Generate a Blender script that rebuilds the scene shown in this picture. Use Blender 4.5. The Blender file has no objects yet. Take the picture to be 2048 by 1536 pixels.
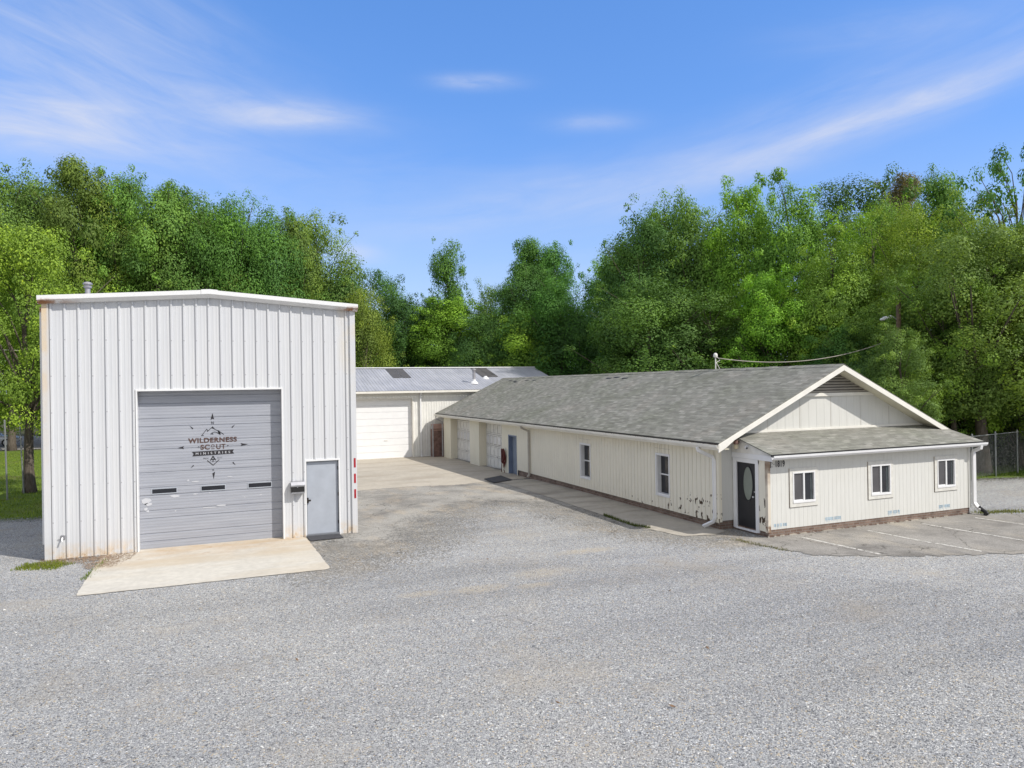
import bpy, bmesh, math, random
import numpy as np
from mathutils import Vector, Matrix

C = bpy.context.scene.collection
SC = bpy.context.scene
R = math.radians
random.seed(7)

# ------------------------------------------------------------------ helpers
def gz(y):
    """ground height: level near the road side, dropping a little towards the rear building"""
    return -0.22 * min(max((y - 25.0) / 19.0, 0.0), 1.0)

class MB:
    def __init__(s): s.v, s.f, s.m = [], [], []
    def face(s, pts, m=0):
        n = len(s.v); s.v += [tuple(p) for p in pts]; s.f.append(tuple(range(n, n + len(pts)))); s.m.append(m)
    def box(s, x0, x1, y0, y1, z0, z1, m=0):
        n = len(s.v)
        s.v += [(x, y, z) for x in (x0, x1) for y in (y0, y1) for z in (z0, z1)]
        for q in ((0,1,3,2),(4,6,7,5),(0,4,5,1),(2,3,7,6),(0,2,6,4),(1,5,7,3)):
            s.f.append(tuple(n + i for i in q)); s.m.append(m)
    def ext(s, poly, vec, m=0):
        n = len(s.v); k = len(poly); vec = Vector(vec)
        a = [Vector(p) for p in poly]
        s.v += [tuple(p) for p in a] + [tuple(p + vec) for p in a]
        s.f.append(tuple(range(n, n + k))); s.m.append(m)
        s.f.append(tuple(range(n + 2*k - 1, n + k - 1, -1))); s.m.append(m)
        for i in range(k):
            j = (i + 1) % k
            s.f.append((n+i, n+k+i, n+k+j, n+j)); s.m.append(m)
    def tube(s, path, r, n=8, m=0, rect=None, cap=True):
        """round tube (r = one radius or one per point) or, with rect=(w,h), a rectangular one"""
        P = [Vector(p) for p in path]; k = len(P)
        rs = r if isinstance(r, (list, tuple)) else [r] * k
        up = None; base = len(s.v)
        if rect: n = 4
        for i in range(k):
            t = (P[min(i+1, k-1)] - P[max(i-1, 0)]).normalized()
            if up is None:
                up = Vector((0, 0, 1)) if abs(t.z) < .9 else Vector((0, 1, 0))
            sd = t.cross(up)
            if sd.length < 1e-6: sd = t.orthogonal()
            sd.normalize(); up = sd.cross(t).normalized()
            for j in range(n):
                if rect:
                    a, b = ((-.5,-.5),(.5,-.5),(.5,.5),(-.5,.5))[j]
                    p = P[i] + sd*(a*rect[0]) + up*(b*rect[1])
                else:
                    w = 2*math.pi*j/n
                    p = P[i] + sd*(math.cos(w)*rs[i]) + up*(math.sin(w)*rs[i])
                s.v.append(tuple(p))
        for i in range(k-1):
            for j in range(n):
                a = base + i*n + j; b = base + i*n + (j+1) % n
                s.f.append((a, b, b+n, a+n)); s.m.append(m)
        if cap:
            s.f.append(tuple(base + j for j in range(n-1, -1, -1))); s.m.append(m)
            s.f.append(tuple(base + (k-1)*n + j for j in range(n))); s.m.append(m)
    def lathe(s, prof, cx, cy, n=16, m=0):
        base = len(s.v); k = len(prof)
        for r, z in prof:
            for j in range(n):
                w = 2*math.pi*j/n; s.v.append((cx + r*math.cos(w), cy + r*math.sin(w), z))
        for i in range(k-1):
            for j in range(n):
                a = base+i*n+j; b = base+i*n+(j+1) % n
                s.f.append((a, b, b+n, a+n)); s.m.append(m)
        s.f.append(tuple(base+j for j in range(n-1,-1,-1))); s.m.append(m)
        s.f.append(tuple(base+(k-1)*n+j for j in range(n))); s.m.append(m)
    def wall(s, axis, plane, breaks, zbot, ztop, openings=(), m=0, out=-1):
        """a wall sheet folded to the profile breaks=[(along, depth outwards)], with openings cut out"""
        bs = list(breaks); lo, hi = bs[0][0], bs[-1][0]
        for o in openings:
            for e in o[:2]:
                if lo < e < hi:
                    for i in range(len(bs)-1):
                        if bs[i][0] < e < bs[i+1][0]:
                            t = (e-bs[i][0])/(bs[i+1][0]-bs[i][0])
                            bs.insert(i+1, (e, bs[i][1]*(1-t)+bs[i+1][1]*t)); break
        def P(a, d, z): return (a, plane + out*d, z) if axis == 'x' else (plane + out*d, a, z)
        for (a0, d0), (a1, d1) in zip(bs, bs[1:]):
            if a1-a0 < 1e-6: continue
            mid = (a0+a1)/2
            cut = sorted((o[2], o[3]) for o in openings if o[0] < mid < o[1])
            z = None
            spans = []
            cur = (zbot(a0), zbot(a1))
            for c0, c1 in cut:
                if c0 > min(cur): spans.append((cur, (c0, c0)))
                cur = (c1, c1)
            if zt_ok(cur, ztop, a0, a1): spans.append((cur, (ztop(a0), ztop(a1))))
            for (l0, l1), (h0, h1) in spans:
                s.face([P(a0,d0,l0), P(a1,d1,l1), P(a1,d1,h1), P(a0,d0,h0)], m)
    def build(s, name, mats, parent=None, smooth=False, bevel=0):
        me = bpy.data.meshes.new(name)
        off = wloc(parent)
        me.from_pydata([(x-off.x, y-off.y, z-off.z) for x, y, z in s.v], [], s.f)
        for mt in (mats if isinstance(mats, (list, tuple)) else [mats]): me.materials.append(mt)
        me.polygons.foreach_set('material_index', s.m)
        bm = bmesh.new(); bm.from_mesh(me)
        if smooth: bmesh.ops.remove_doubles(bm, verts=bm.verts, dist=1e-5)
        bmesh.ops.recalc_face_normals(bm, faces=bm.faces); bm.to_mesh(me); bm.free()
        if smooth: me.polygons.foreach_set('use_smooth', [True]*len(me.polygons))
        o = bpy.data.objects.new(name, me); C.objects.link(o)
        if parent: o.parent = parent
        if bevel:
            b = o.modifiers.new('bevel', 'BEVEL'); b.width = bevel; b.segments = 2; b.limit_method = 'ANGLE'
        return o

def zt_ok(cur, ztop, a0, a1): return ztop(a0) > cur[0]+1e-4 or ztop(a1) > cur[1]+1e-4
def wloc(o):
    v = Vector((0,0,0))
    while o: v += o.location; o = o.parent
    return v
def tag(o, label=None, cat=None, group=None, kind=None):
    if label: o['label'] = label
    if cat: o['category'] = cat
    if group: o['group'] = group
    if kind: o['kind'] = kind
    return o
def thing(name, loc, label, cat, group=None):
    o = bpy.data.objects.new(name, None); C.objects.link(o); o.location = loc; o.empty_display_size = .3
    return tag(o, label, cat, group)
def copy_tree(o, parent=None):
    c = o.copy(); C.objects.link(c)
    if parent: c.parent = parent
    for ch in list(o.children): copy_tree(ch, c)
    return c
def text(mb, s, x, z, y, w, h, m=0, bold=0.0, spacing=1.0, shear=0.0):
    """lettering in the plane y, facing -Y, fitted in the box x..x+w, z..z+h"""
    cu = bpy.data.curves.new('lettering', 'FONT'); cu.body = s; cu.offset = bold; cu.space_character = spacing
    o = bpy.data.objects.new('lettering', cu); C.objects.link(o)
    bpy.context.view_layer.update()
    me = bpy.data.meshes.new_from_object(o.evaluated_get(bpy.context.evaluated_depsgraph_get()))
    bpy.data.objects.remove(o); 
    xs = [v.co.x for v in me.vertices]; ys = [v.co.y for v in me.vertices]
    x0, x1, y0, y1 = min(xs), max(xs), min(ys), max(ys); n = len(mb.v)
    for v in me.vertices:
        fz = (v.co.y-y0)/(y1-y0); fx = (v.co.x-x0)/(x1-x0)
        mb.v.append((x + fx*w, y, z + fz*h + shear*fx*w))
    for p in me.polygons:
        mb.f.append(tuple(n+i for i in p.vertices)); mb.m.append(m)
    bpy.data.meshes.remove(me); bpy.data.curves.remove(cu)

# ------------------------------------------------------------------ material nodes
class NT:
    def __init__(s, name):
        s.mat = bpy.data.materials.new(name); s.mat.use_nodes = True
        s.t = s.mat.node_tree; s.t.nodes.clear()
        s.out = s.t.nodes.new('ShaderNodeOutputMaterial')
    def n(s, typ, ins=None, **props):
        nd = s.t.nodes.new('ShaderNode' + typ)
        for k, v in props.items(): setattr(nd, k, v)
        for k, v in (ins or {}).items(): s.set(nd.inputs[k], v)
        return nd
    def set(s, sock, v):
        if isinstance(v, bpy.types.NodeSocket): s.t.links.new(v, sock)
        else:
            if sock.type == 'RGBA' and len(v) == 3: v = (*v, 1)
            sock.default_value = v
    def pos(s): return s.n('NewGeometry').outputs['Position']
    def noise(s, scale, vec=None, detail=3, rough=.55, out='Fac', dist=0):
        i = {'Scale': scale, 'Detail': detail, 'Roughness': rough, 'Distortion': dist}
        if vec is not None: i['Vector'] = vec
        else: i['Vector'] = s.pos()
        return s.n('TexNoise', i).outputs[out]
    def scl(s, vec, k): return s.n('VectorMath', {0: vec, 1: k}, operation='MULTIPLY').outputs[0]
    def xyz(s, vec): return s.n('SeparateXYZ', {0: vec}).outputs
    def comb(s, x, y, z): return s.n('CombineXYZ', {0: x, 1: y, 2: z}).outputs[0]
    def ma(s, op, a, b=0.0, c=0.0): 
        nd = s.n('Math', operation=op); s.set(nd.inputs[0], a); s.set(nd.inputs[1], b); s.set(nd.inputs[2], c); return nd.outputs[0]
    def ramp(s, fac, stops, interp='LINEAR'):
        nd = s.n('ValToRGB', {'Fac': fac}); e = nd.color_ramp.elements; nd.color_ramp.interpolation = interp
        while len(e) < len(stops): e.new(.5)
        for el, (p, c) in zip(e, stops):
            el.position = p; el.color = (*c, 1) if isinstance(c, (tuple, list)) else (c, c, c, 1)
        return nd.outputs['Color']
    def mix(s, fac, a, b, mode='MIX'):
        nd = s.n('Mix', data_type='RGBA', blend_type=mode)
        s.set(nd.inputs[0], fac); s.set(nd.inputs[6], a); s.set(nd.inputs[7], b); return nd.outputs[2]
    def step(s, v, lo, hi):
        return s.n('MapRange', {'Value': v, 'From Min': lo, 'From Max': hi, 'To Min': 0.0, 'To Max': 1.0}).outputs[0]
    def bump(s, h, strength=.3, dist=.01):
        return s.n('Bump', {'Height': h, 'Strength': strength, 'Distance': dist}).outputs[0]
    def bsdf(s, color, rough=.6, metal=0.0, normal=None, spec=.5, **kw):
        i = {'Base Color': color, 'Roughness': rough, 'Metallic': metal, 'Specular IOR Level': spec}
        if normal is not None: i['Normal'] = normal
        i.update(kw)
        return s.n('BsdfPrincipled', i).outputs[0]
    def done(s, sh): s.t.links.new(sh, s.out.inputs['Surface']); return s.mat

def simple(name, col, rough=.6, metal=0.0, var=.08, scale=3.0, spec=.4, bump=0.0):
    t = NT(name); n = t.noise(scale, detail=5)
    c = t.mix(1.0, col, t.ramp(n, [(.25, 1-var*2), (.75, 1+var)]), 'MULTIPLY')
    nm = t.bump(t.noise(scale*12), bump, .01) if bump else None
    return t.done(t.bsdf(c, rough, metal, nm, spec))

# ------------------------------------------------------------------ materials
def m_whitemetal():
    t = NT('white_ribbed_steel'); p = t.pos(); x, y, z = t.xyz(p)
    streak = t.noise(1.0, t.comb(t.ma('MULTIPLY', x, 9), y, t.ma('MULTIPLY', z, .35)), 4)
    c = t.ramp(streak, [(.3, (.565,.575,.595)), (.7, (.63,.635,.64))])
    n = t.noise(5, p, 6, .7); n2 = t.noise(1.7, p, 4)
    # tan run-off along the foot of the wall
    foot = t.ma('MULTIPLY', t.step(z, .42, .02), t.step(n, .38, .62))
    c = t.mix(t.ma('MULTIPLY', foot, .75), c, (.62,.44,.22))
    speck = t.ma('MULTIPLY', t.step(z, .2, .03), t.step(n, .58, .66))
    c = t.mix(t.ma('MULTIPLY', speck, .7), c, (.20,.08,.03))
    # rust run down both upper corners
    left = t.ma('MULTIPLY', t.step(x, -3.84, -3.92), t.step(z, 1.2, 6.4))
    c = t.mix(t.ma('MULTIPLY', left, t.ma('MULTIPLY', t.step(n2, .2, .62), .75)), c, (.66,.47,.23))
    right = t.ma('MULTIPLY', t.step(x, 3.2, 3.42), t.step(z, 3.8, 6.3))
    c = t.mix(t.ma('MULTIPLY', right, t.ma('MULTIPLY', t.step(n2, .42, .6), .45)), c, (.70,.58,.36))
    # screw heads down every rib
    fx = t.ma('ABSOLUTE', t.ma('SUBTRACT', t.ma('FRACT', t.ma('DIVIDE', t.ma('ADD', x, 3.821), .3048)), .5)); fz = t.ma('ABSOLUTE', t.ma('SUBTRACT', t.ma('FRACT', t.ma('DIVIDE', z, .92)), .5))
    sc = t.ma('MULTIPLY', t.ma('LESS_THAN', t.ma('SUBTRACT', .5, fx), .045), t.ma('LESS_THAN', t.ma('SUBTRACT', .5, fz), .016))
    c = t.mix(t.ma('MULTIPLY', sc, .55), c, (.22,.22,.23))
    dent = t.noise(1.6, t.scl(p, (1.0, 1.0, .5)), 3)
    return t.done(t.bsdf(c, .38, 0, t.bump(dent, .25, .03), .45))
def m_whitetrim():
    t = NT('white_painted_trim'); p = t.pos(); x, y, z = t.xyz(p)
    n = t.noise(4, p, 6, .65)
    c = t.ramp(n, [(.3, (.74,.74,.74)), (.7, (.79,.79,.785))])
    ends = t.ma('MAXIMUM', t.step(x, -3.0, -3.9), t.step(x, 3.1, 3.6))
    low = t.step(z, 6.56, 6.47)
    k = t.ma('MULTIPLY', t.ma('MULTIPLY', ends, low), t.step(n, .40, .52))
    k = t.ma('MULTIPLY', k, t.step(t.ma('ABSOLUTE', x), 2.7, 2.9))
    k = t.ma('MULTIPLY', k, t.step(z, 6.2, 6.25))
    c = t.mix(k, c, (.30,.13,.05))
    return t.done(t.bsdf(c, .4))
def m_siding(name, base, grime, peel=False, stain=.35):
    t = NT(name); p = t.pos(); x, y, z = t.xyz(p)
    v = t.comb(t.ma('MULTIPLY', t.ma('ADD', x, y), 14), 0.0, t.ma('MULTIPLY', z, 1.2))
    g = t.noise(1.0, v, 5, .6); b = t.noise(.8, p, 5)
    c = t.mix(t.step(g, .35, .7), base, tuple(k*.93 for k in base))
    c = t.mix(t.ma('MULTIPLY', t.step(b, .48, .75), stain), c, grime)
    foot = t.ma('MULTIPLY', t.step(z, .55, .2), t.step(t.noise(9, p, 5), .45, .7))
    c = t.mix(t.ma('MULTIPLY', foot, stain), c, grime)
    h = g
    if peel:
        # bare dark wood where the paint has flaked: mostly low down near the front corner
        w = t.ma('MULTIPLY', t.step(y, 21.5, 17.2), t.step(z, 1.75, .75))
        w = t.ma('MAXIMUM', w, t.ma('MULTIPLY', t.step(y, 29.0, 18.0), t.step(z, .75, .35)))
        pn = t.noise(1.0, t.comb(t.ma('MULTIPLY', t.ma('ADD', x, y), 7.5), 0.0, t.ma('MULTIPLY', z, 3.6)), 3, .55)
        hit = t.step(t.ma('ADD', pn, t.ma('MULTIPLY', w, .235)), .80, .815)
        c = t.mix(hit, c, (.075,.05,.033))
    return t.done(t.bsdf(c, .62, 0, t.bump(t.noise(60, p, 3), .12, .004), .25))
def m_shingle():
    t = NT('weathered_shingles'); o = t.pos(); x, y, z = t.xyz(o)
    def layer(vec):
        b = t.n('TexBrick', {'Vector': vec, 'Color1': (0,0,0,1), 'Color2': (1,1,1,1), 'Mortar': (.5,.5,.5,1), 'Scale': 1.0, 'Mortar Size': .006,
                 'Mortar Smooth': .3, 'Bias': 0.0, 'Brick Width': .30, 'Row Height': .127}, offset=.37, squash=1.0)
        return b.outputs['Color'], b.outputs['Fac']
    ridge = t.n('Attribute', attribute_name='course').outputs['Vector']
    c0, f0 = layer(ridge)
    r = t.ramp(c0, [(0, (.195,.193,.168)), (.4, (.228,.226,.198)), (.75, (.256,.253,.223)), (1, (.31,.305,.272))])
    tone = t.noise(.55, o, 5, .6)
    r = t.mix(1.0, r, t.ramp(tone, [(.3, (.80,.83,.76)), (.55, (1,1,1)), (.75, (1.12,1.06,1.04))]), 'MULTIPLY')
    sy = t.noise(1.0, t.comb(t.ma('MULTIPLY', t.xyz(ridge)[0], 2.4), t.ma('MULTIPLY', t.xyz(ridge)[1], 10), 0.0), 4, .7)
    r = t.mix(1.0, r, t.ramp(sy, [(.3, .76), (.7, 1.22)]), 'MULTIPLY')
    r = t.mix(t.ma('MULTIPLY', f0, .35), r, (.07,.05,.045))
    h = t.ma('ADD', t.ma('MULTIPLY', f0, -1.0), t.noise(90, o, 2))
    return t.done(t.bsdf(r, .9, 0, t.bump(h, .5, .01), .15))
def m_brick():
    t = NT('red_brown_brick'); x, y, z = t.xyz(t.pos())
    v = t.comb(t.ma('ADD', x, y), z, 0.0)
    b = t.n('TexBrick', {'Vector': v, 'Color1': (.155,.10,.078,1), 'Color2': (.235,.165,.13,1), 'Mortar': (.24,.215,.185,1), 'Scale': 1.0,
            'Mortar Size': .008, 'Brick Width': .21, 'Row Height': .072})
    c = t.mix(1.0, b.outputs['Color'], t.ramp(t.noise(3), [(.3, .7), (.7, 1.2)]), 'MULTIPLY')
    return t.done(t.bsdf(c, .85, 0, t.bump(b.outputs['Fac'], -.5, .008), .2))
def m_galv():
    t = NT('galvanised_corrugated_roof'); p = t.pos(); x, y, z = t.xyz(p)
    n = t.noise(.6, p, 5); s = t.noise(1.0, t.comb(t.ma('MULTIPLY', x, 4), t.ma('MULTIPLY', y, .4), 0.0), 4)
    c = t.ramp(n, [(.3, (.36,.37,.41)), (.7, (.46,.465,.50))])
    c = t.mix(1.0, c, t.ramp(s, [(.3, .88), (.7, 1.1)]), 'MULTIPLY')
    return t.done(t.bsdf(c, .5, .25, None, .4))
def m_gravel():
    t = NT('crushed_grey_stone'); p = t.pos()
    x, y, z = t.xyz(p)
    flat = t.comb(x, y, 0.0)
    def stones(scale, stops):
        v = t.n('TexVoronoi', {'Vector': flat, 'Scale': scale, 'Randomness': 1.0}, voronoi_dimensions='3D')
        r = t.xyz(v.outputs['Color'])[0]
        return t.ramp(r, stops), v.outputs['Distance'], t.xyz(v.outputs['Color'])[1]
    st = [(0, (.085,.087,.094)), (.14, (.195,.198,.204)), (.40, (.32,.323,.325)), (.72, (.42,.421,.415)), (.9, (.50,.497,.485)), (1, (.80,.79,.76))]
    a, da, ra = stones(44, st); b, db, rb = stones(78, st)
    big = t.noise(8, p, 2)
    sel = t.step(big, .45, .55)
    c = t.mix(sel, a, b)
    c = t.mix(t.step(ra, .93, .94), c, (.46,.39,.29))
    # wheel-packed fines and drifts of sandy dust
    dust = t.noise(.33, p, 6, .62); d2 = t.noise(1.6, p, 5)
    k = t.ma('MULTIPLY', t.step(t.ma('ADD', dust, t.ma('MULTIPLY', d2, .25)), .66, .82), .6)
    c = t.mix(k, c, (.40,.355,.29))
    # thin places where the sandy base shows through the stone
    sand = 0.0; wn = t.noise(1.6, p, 5, .65)
    for cx, cy, rx, ry in ((5.0,14.15,.75,.34),(6.7,14.75,.8,.45),(3.8,14.3,.5,.22),(6.1,13.9,.5,.2),(12.4,15.3,.8,.5),(8.6,16.2,.9,.3),(3.3,19.2,1.2,.9)):
        q = t.ma('ADD', t.ma('POWER', t.ma('ABSOLUTE', t.ma('DIVIDE', t.ma('SUBTRACT', x, cx), rx)), 2.0), t.ma('POWER', t.ma('ABSOLUTE', t.ma('DIVIDE', t.ma('SUBTRACT', y, cy), ry)), 2.0))
        sand = t.ma('MAXIMUM', sand, t.step(t.ma('ADD', q, t.ma('MULTIPLY', wn, 2.2)), 2.2, 1.2))
    c = t.mix(t.ma('MULTIPLY', t.ma('MULTIPLY', sand, t.step(ra, .18, .3)), .8), c, (.47,.41,.32))
    tone = t.noise(.12, p, 4, .55); tone2 = t.noise(.55, t.n('Mapping', {'Vector': p, 'Rotation': (0,0,.5), 'Scale': (.16, 1.0, 1.0)}).outputs[0], 5, .6, dist=.4)
    c = t.mix(1.0, c, t.ramp(tone, [(.35, (.90,.91,.93)), (.65, (1.08,1.07,1.04))]), 'MULTIPLY')
    c = t.mix(1.0, c, t.ramp(tone2, [(.32, .84), (.5, 1.0), (.68, 1.10)]), 'MULTIPLY')
    h = t.ma('ADD', t.ma('MULTIPLY', da, -1.0), t.ma('MULTIPLY', db, -.5))
    return t.done(ragged(t, t.bsdf(c, .9, 0, t.bump(h, .8, .018), .2), 1.2))
def ragged(t, sh, amp, scale=2.2, bias=0.0):
    """worn-through edge: the sheet stops where its edge distance and a noise say so"""
    sd = t.n('Attribute', attribute_name='sd').outputs['Fac']
    n = t.noise(scale, t.pos(), 6, .7)
    v = t.ma('ADD', sd, t.ma('MULTIPLY', t.ma('SUBTRACT', n, .5), amp))
    if amp > 1:                            # stones strewn over the edge
        r = t.xyz(t.n('TexVoronoi', {'Vector': t.pos(), 'Scale': 34.0}).outputs['Color'])[0]
        v = t.ma('ADD', v, t.ma('MULTIPLY', t.ma('SUBTRACT', r, .5), amp))
    a = t.ma('GREATER_THAN', v, bias)
    tr = t.n('BsdfTransparent').outputs[0]
    m = t.n('MixShader', {0: a}); t.t.links.new(tr, m.inputs[1]); t.t.links.new(sh, m.inputs[2])
    return m.outputs[0]
def m_asphalt(name, dark, mid, tan, amp, tanamt=.6):
    t = NT(name); p = t.pos()
    g = t.n('TexVoronoi', {'Vector': p, 'Scale': 70.0}).outputs['Color']
    n1 = t.noise(.55, p, 7, .68); n2 = t.noise(.9, t.scl(p, (1.0, .45, 1.0)), 6, .65); n3 = t.noise(3.2, p, 6, .7)
    c = t.ramp(n1, [(.32, dark), (.55, mid), (.7, tuple(k*1.12 for k in mid))])
    c = t.mix(t.ma('MULTIPLY', t.step(n2, .50, .70), tanamt), c, tan)
    c = t.mix(t.ma('MULTIPLY', t.step(n3, .60, .75), .5), c, tuple(k*.6 for k in dark))
    c = t.mix(.45, c, t.mix(1.0, c, t.ramp(t.xyz(g)[0], [(0, .45), (1, 1.55)]), 'MULTIPLY'))
    cr = t.n('TexVoronoi', {'Vector': t.n('VectorMath', {0: p, 1: t.noise(1.3, p, 4, out='Color')}, operation='ADD').outputs[0], 'Scale': .33}, feature='DISTANCE_TO_EDGE').outputs['Distance']
    c = t.mix(t.ma('MULTIPLY', t.step(cr, .006, .002), .7), c, (.07,.065,.055))
    return t.done(ragged(t, t.bsdf(c, .88, 0, t.bump(t.noise(55, p, 3), .35, .01), .2), amp))
def m_concrete(name, base, stain, amp, rusty=False):
    t = NT(name); p = t.pos(); x, y, z = t.xyz(p)
    n1 = t.noise(.8, p, 7, .65); n2 = t.noise(6, p, 5, .6); n3 = t.noise(.5, t.scl(p, (.5, 1.6, 1.0)), 6, .62)
    c = t.mix(t.step(n1, .40, .70), base, tuple(k*.86 for k in base))
    c = t.mix(1.0, c, t.ramp(n2, [(.3, .90), (.7, 1.08)]), 'MULTIPLY')
    c = t.mix(t.ma('MULTIPLY', t.step(n3, .47, .68), .7), c, stain)
    if rusty:
        k = t.ma('MULTIPLY', t.step(y, 19.0, 21.0), t.step(t.noise(1.1, t.scl(p, (.6, 1.5, 1.0)), 6, .65), .33, .6))
        c = t.mix(t.ma('MULTIPLY', k, .6), c, (.46,.31,.165))
        k = t.ma('MULTIPLY', t.step(y, 19.5, 20.9), t.step(t.noise(2.3, p, 6, .65), .60, .72))
        c = t.mix(t.ma('MULTIPLY', k, .8), c, (.28,.13,.05))
    return t.done(ragged(t, t.bsdf(c, .85, 0, t.bump(t.noise(45, p, 4), .25, .006), .25), amp, 3.0))
def m_grassland(name, a, b, amp=0.0):
    t = NT(name); p = t.pos(); n = t.noise(1.2, p, 7, .7); d = t.noise(.25, p, 4)
    c = t.ramp(n, [(.3, a), (.7, b)])
    c = t.mix(t.ma('MULTIPLY', t.step(d, .55, .72), .5), c, (.16,.11,.065))
    sh = t.bsdf(c, .95, 0, t.bump(t.noise(25, p, 4), .6, .03), .1)
    return t.done(ragged(t, sh, amp, 2.0) if amp else sh)
def m_leaf(name, gloss=.62, trans=.28):
    t = NT(name)
    oc = t.n('ObjectInfo').outputs['Color']
    tint = t.n('Attribute', attribute_name='tint')
    r = t.ramp(tint.outputs['Fac'], [(0, (.50,.55,.60)), (.45, (.95,.97,1)), (.85, (1.55,1.45,1.0)), (1, (2.1,1.75,.9))])
    c = t.mix(1.0, oc, r, 'MULTIPLY')
    a = t.bsdf(c, gloss, 0, None, .22)
    tl = t.n('BsdfTranslucent', {'Color': t.mix(1.0, c, (1.25,1.25,.55), 'MULTIPLY')}).outputs[0]
    m = t.n('MixShader', {0: trans}); t.t.links.new(a, m.inputs[1]); t.t.links.new(tl, m.inputs[2])
    return t.done(m.outputs[0])
def m_bark():
    t = NT('grey_brown_bark'); p = t.pos(); x, y, z = t.xyz(p)
    n = t.noise(1.0, t.comb(t.ma('MULTIPLY', x, 22), t.ma('MULTIPLY', y, 22), t.ma('MULTIPLY', z, 3)), 5, .7)
    c = t.ramp(n, [(.3, (.055,.043,.033)), (.7, (.19,.16,.13))])
    return t.done(t.bsdf(c, .95, 0, t.bump(n, .7, .03), .1))
def m_glass(name, col, rough=.06):
    t = NT(name); n = t.noise(1.5)
    c = t.mix(1.0, col, t.ramp(n, [(.3, .8), (.7, 1.15)]), 'MULTIPLY')
    return t.done(t.bsdf(c, rough, 0, None, .6))
def m_door_grey():
    t = NT('grey_sectional_door_paint'); p = t.pos(); x, y, z = t.xyz(p)
    s = t.noise(1.0, t.comb(t.ma('MULTIPLY', x, .8), 0.0, t.ma('MULTIPLY', z, 14)), 5, .65)
    c = t.ramp(s, [(.3, (.295,.31,.352)), (.7, (.375,.39,.43))])
    n = t.noise(3.5, t.scl(p, (1.0, 1.0, 2.2)), 6, .7)
    sc = t.ma('MULTIPLY', t.step(n, .665, .675), t.ma('MULTIPLY', t.step(z, .85, .95), t.step(z, 2.15, 1.95)))
    c = t.mix(sc, c, (.66,.66,.67))
    c = t.mix(t.ma('MULTIPLY', t.step(t.noise(1.3, p, 5), .55, .7), .3), c, (.34,.35,.40))
    h = t.n('TexWave', {'Vector': t.comb(0.0, 0.0, z), 'Scale': 4.0}, bands_direction='Z').outputs['Fac']
    return t.done(t.bsdf(c, .42, 0, t.bump(h, .35, .008), .45))

M = {}
M['wmetal'] = m_whitemetal(); M['wtrim'] = m_whitetrim()
M['siding_old'] = m_siding('cream_plank_siding', (.82,.775,.65), (.58,.54,.44), True, .2)
M['siding_new'] = m_siding('offwhite_panel_siding', (.655,.65,.61), (.55,.54,.48), False, .25)
M['block'] = m_siding('cream_painted_block', (.78,.735,.60), (.60,.545,.42), False, .3)
M['cream_trim'] = simple('cream_trim_paint', (.78,.755,.685), .5, var=.05)
M['cream_soffit'] = simple('cream_soffit_paint', (.70,.66,.52), .6, var=.07)
M['bright'] = simple('clean_white_door_paint', (.84,.84,.84), .4, var=.02)
M['window_trim'] = simple('window_trim_paint', (.67,.655,.60), .55, var=.08, scale=8)
M['brown_edge'] = simple('brown_edge_strip', (.26,.19,.13), .8, var=.3, scale=12)
M['white'] = simple('white_gloss_paint', (.76,.76,.76), .35, var=.03)
M['offwhite'] = simple('aged_white_paint', (.74,.72,.67), .5, var=.08, scale=6)
M['louver'] = simple('grey_vent_slats', (.46,.43,.38), .6, var=.1)
M['shingle'] = m_shingle(); M['brick'] = m_brick(); M['galv'] = m_galv()
M['corr'] = simple('cream_corrugated_steel', (.80,.79,.74), .45, var=.06, scale=2)
M['gravel_r'] = m_gravel()
M['yard'] = m_asphalt('worn_yard_asphalt', (.175,.165,.15), (.32,.305,.275), (.42,.355,.27), 3.2, .75)
M['lot'] = m_asphalt('old_parking_asphalt', (.17,.16,.145), (.285,.27,.245), (.40,.36,.295), .7, .7)
M['conc_pad'] = m_concrete('tan_concrete_pad', (.57,.54,.475), (.50,.425,.315), .10, True)
M['conc_yard'] = m_concrete('tan_yard_concrete', (.46,.415,.345), (.33,.285,.225), .9)
M['conc_walk'] = m_concrete('grey_concrete_walk', (.43,.395,.335), (.20,.18,.15), .12)
M['dirt'] = m_concrete('brown_dirt', (.25,.175,.12), (.34,.26,.18), 1.1)
M['sand'] = m_concrete('sandy_fines', (.42,.38,.315), (.38,.345,.29), 2.2)
M['line'] = None
M['earth'] = m_grassland('woodland_floor', (.05,.045,.025), (.075,.085,.03))
M['lawn'] = m_grassland('lawn_turf', (.08,.12,.022), (.15,.21,.035), .8)
M['leaf'] = m_leaf('tree_leaves'); M['bark'] = m_bark()
M['blade'] = m_leaf('grass_blades', .6, .25)
M['dark_glass'] = m_glass('dark_window_glass', (.022,.024,.03)); M['screen'] = m_glass('insect_screen', (.082,.078,.082), .5)
M['reflection_strip'] = simple('painted_reflection', (.075,.09,.095), .5, var=.2, scale=8)  # colour of the reflection painted on the front window panes
M['frost'] = m_glass('leaded_oval_glass', (.21,.235,.20), .3)
M['black_door'] = simple('black_door_paint', (.022,.022,.026), .35, var=.1)
M['grey_door'] = m_door_grey()
M['grey_steel'] = simple('grey_steel_door_paint', (.40,.43,.48), .45, var=.06, scale=2.5)
M['blue_door'] = simple('slate_blue_paint', (.16,.205,.30), .5, var=.1)
M['blue_frame'] = simple('blue_grey_frame_paint', (.24,.28,.345), .5, var=.08)
M['paper'] = simple('white_paper', (.7,.7,.75), .7, var=.03)
M['black'] = simple('black_plastic', (.02,.02,.02), .5, var=.1)
M['ink'] = simple('black_sign_paint', (.028,.026,.03), .5, var=.06)
M['ink_brown'] = simple('brown_sign_paint', (.105,.06,.05), .5, var=.25, scale=9)
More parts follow.
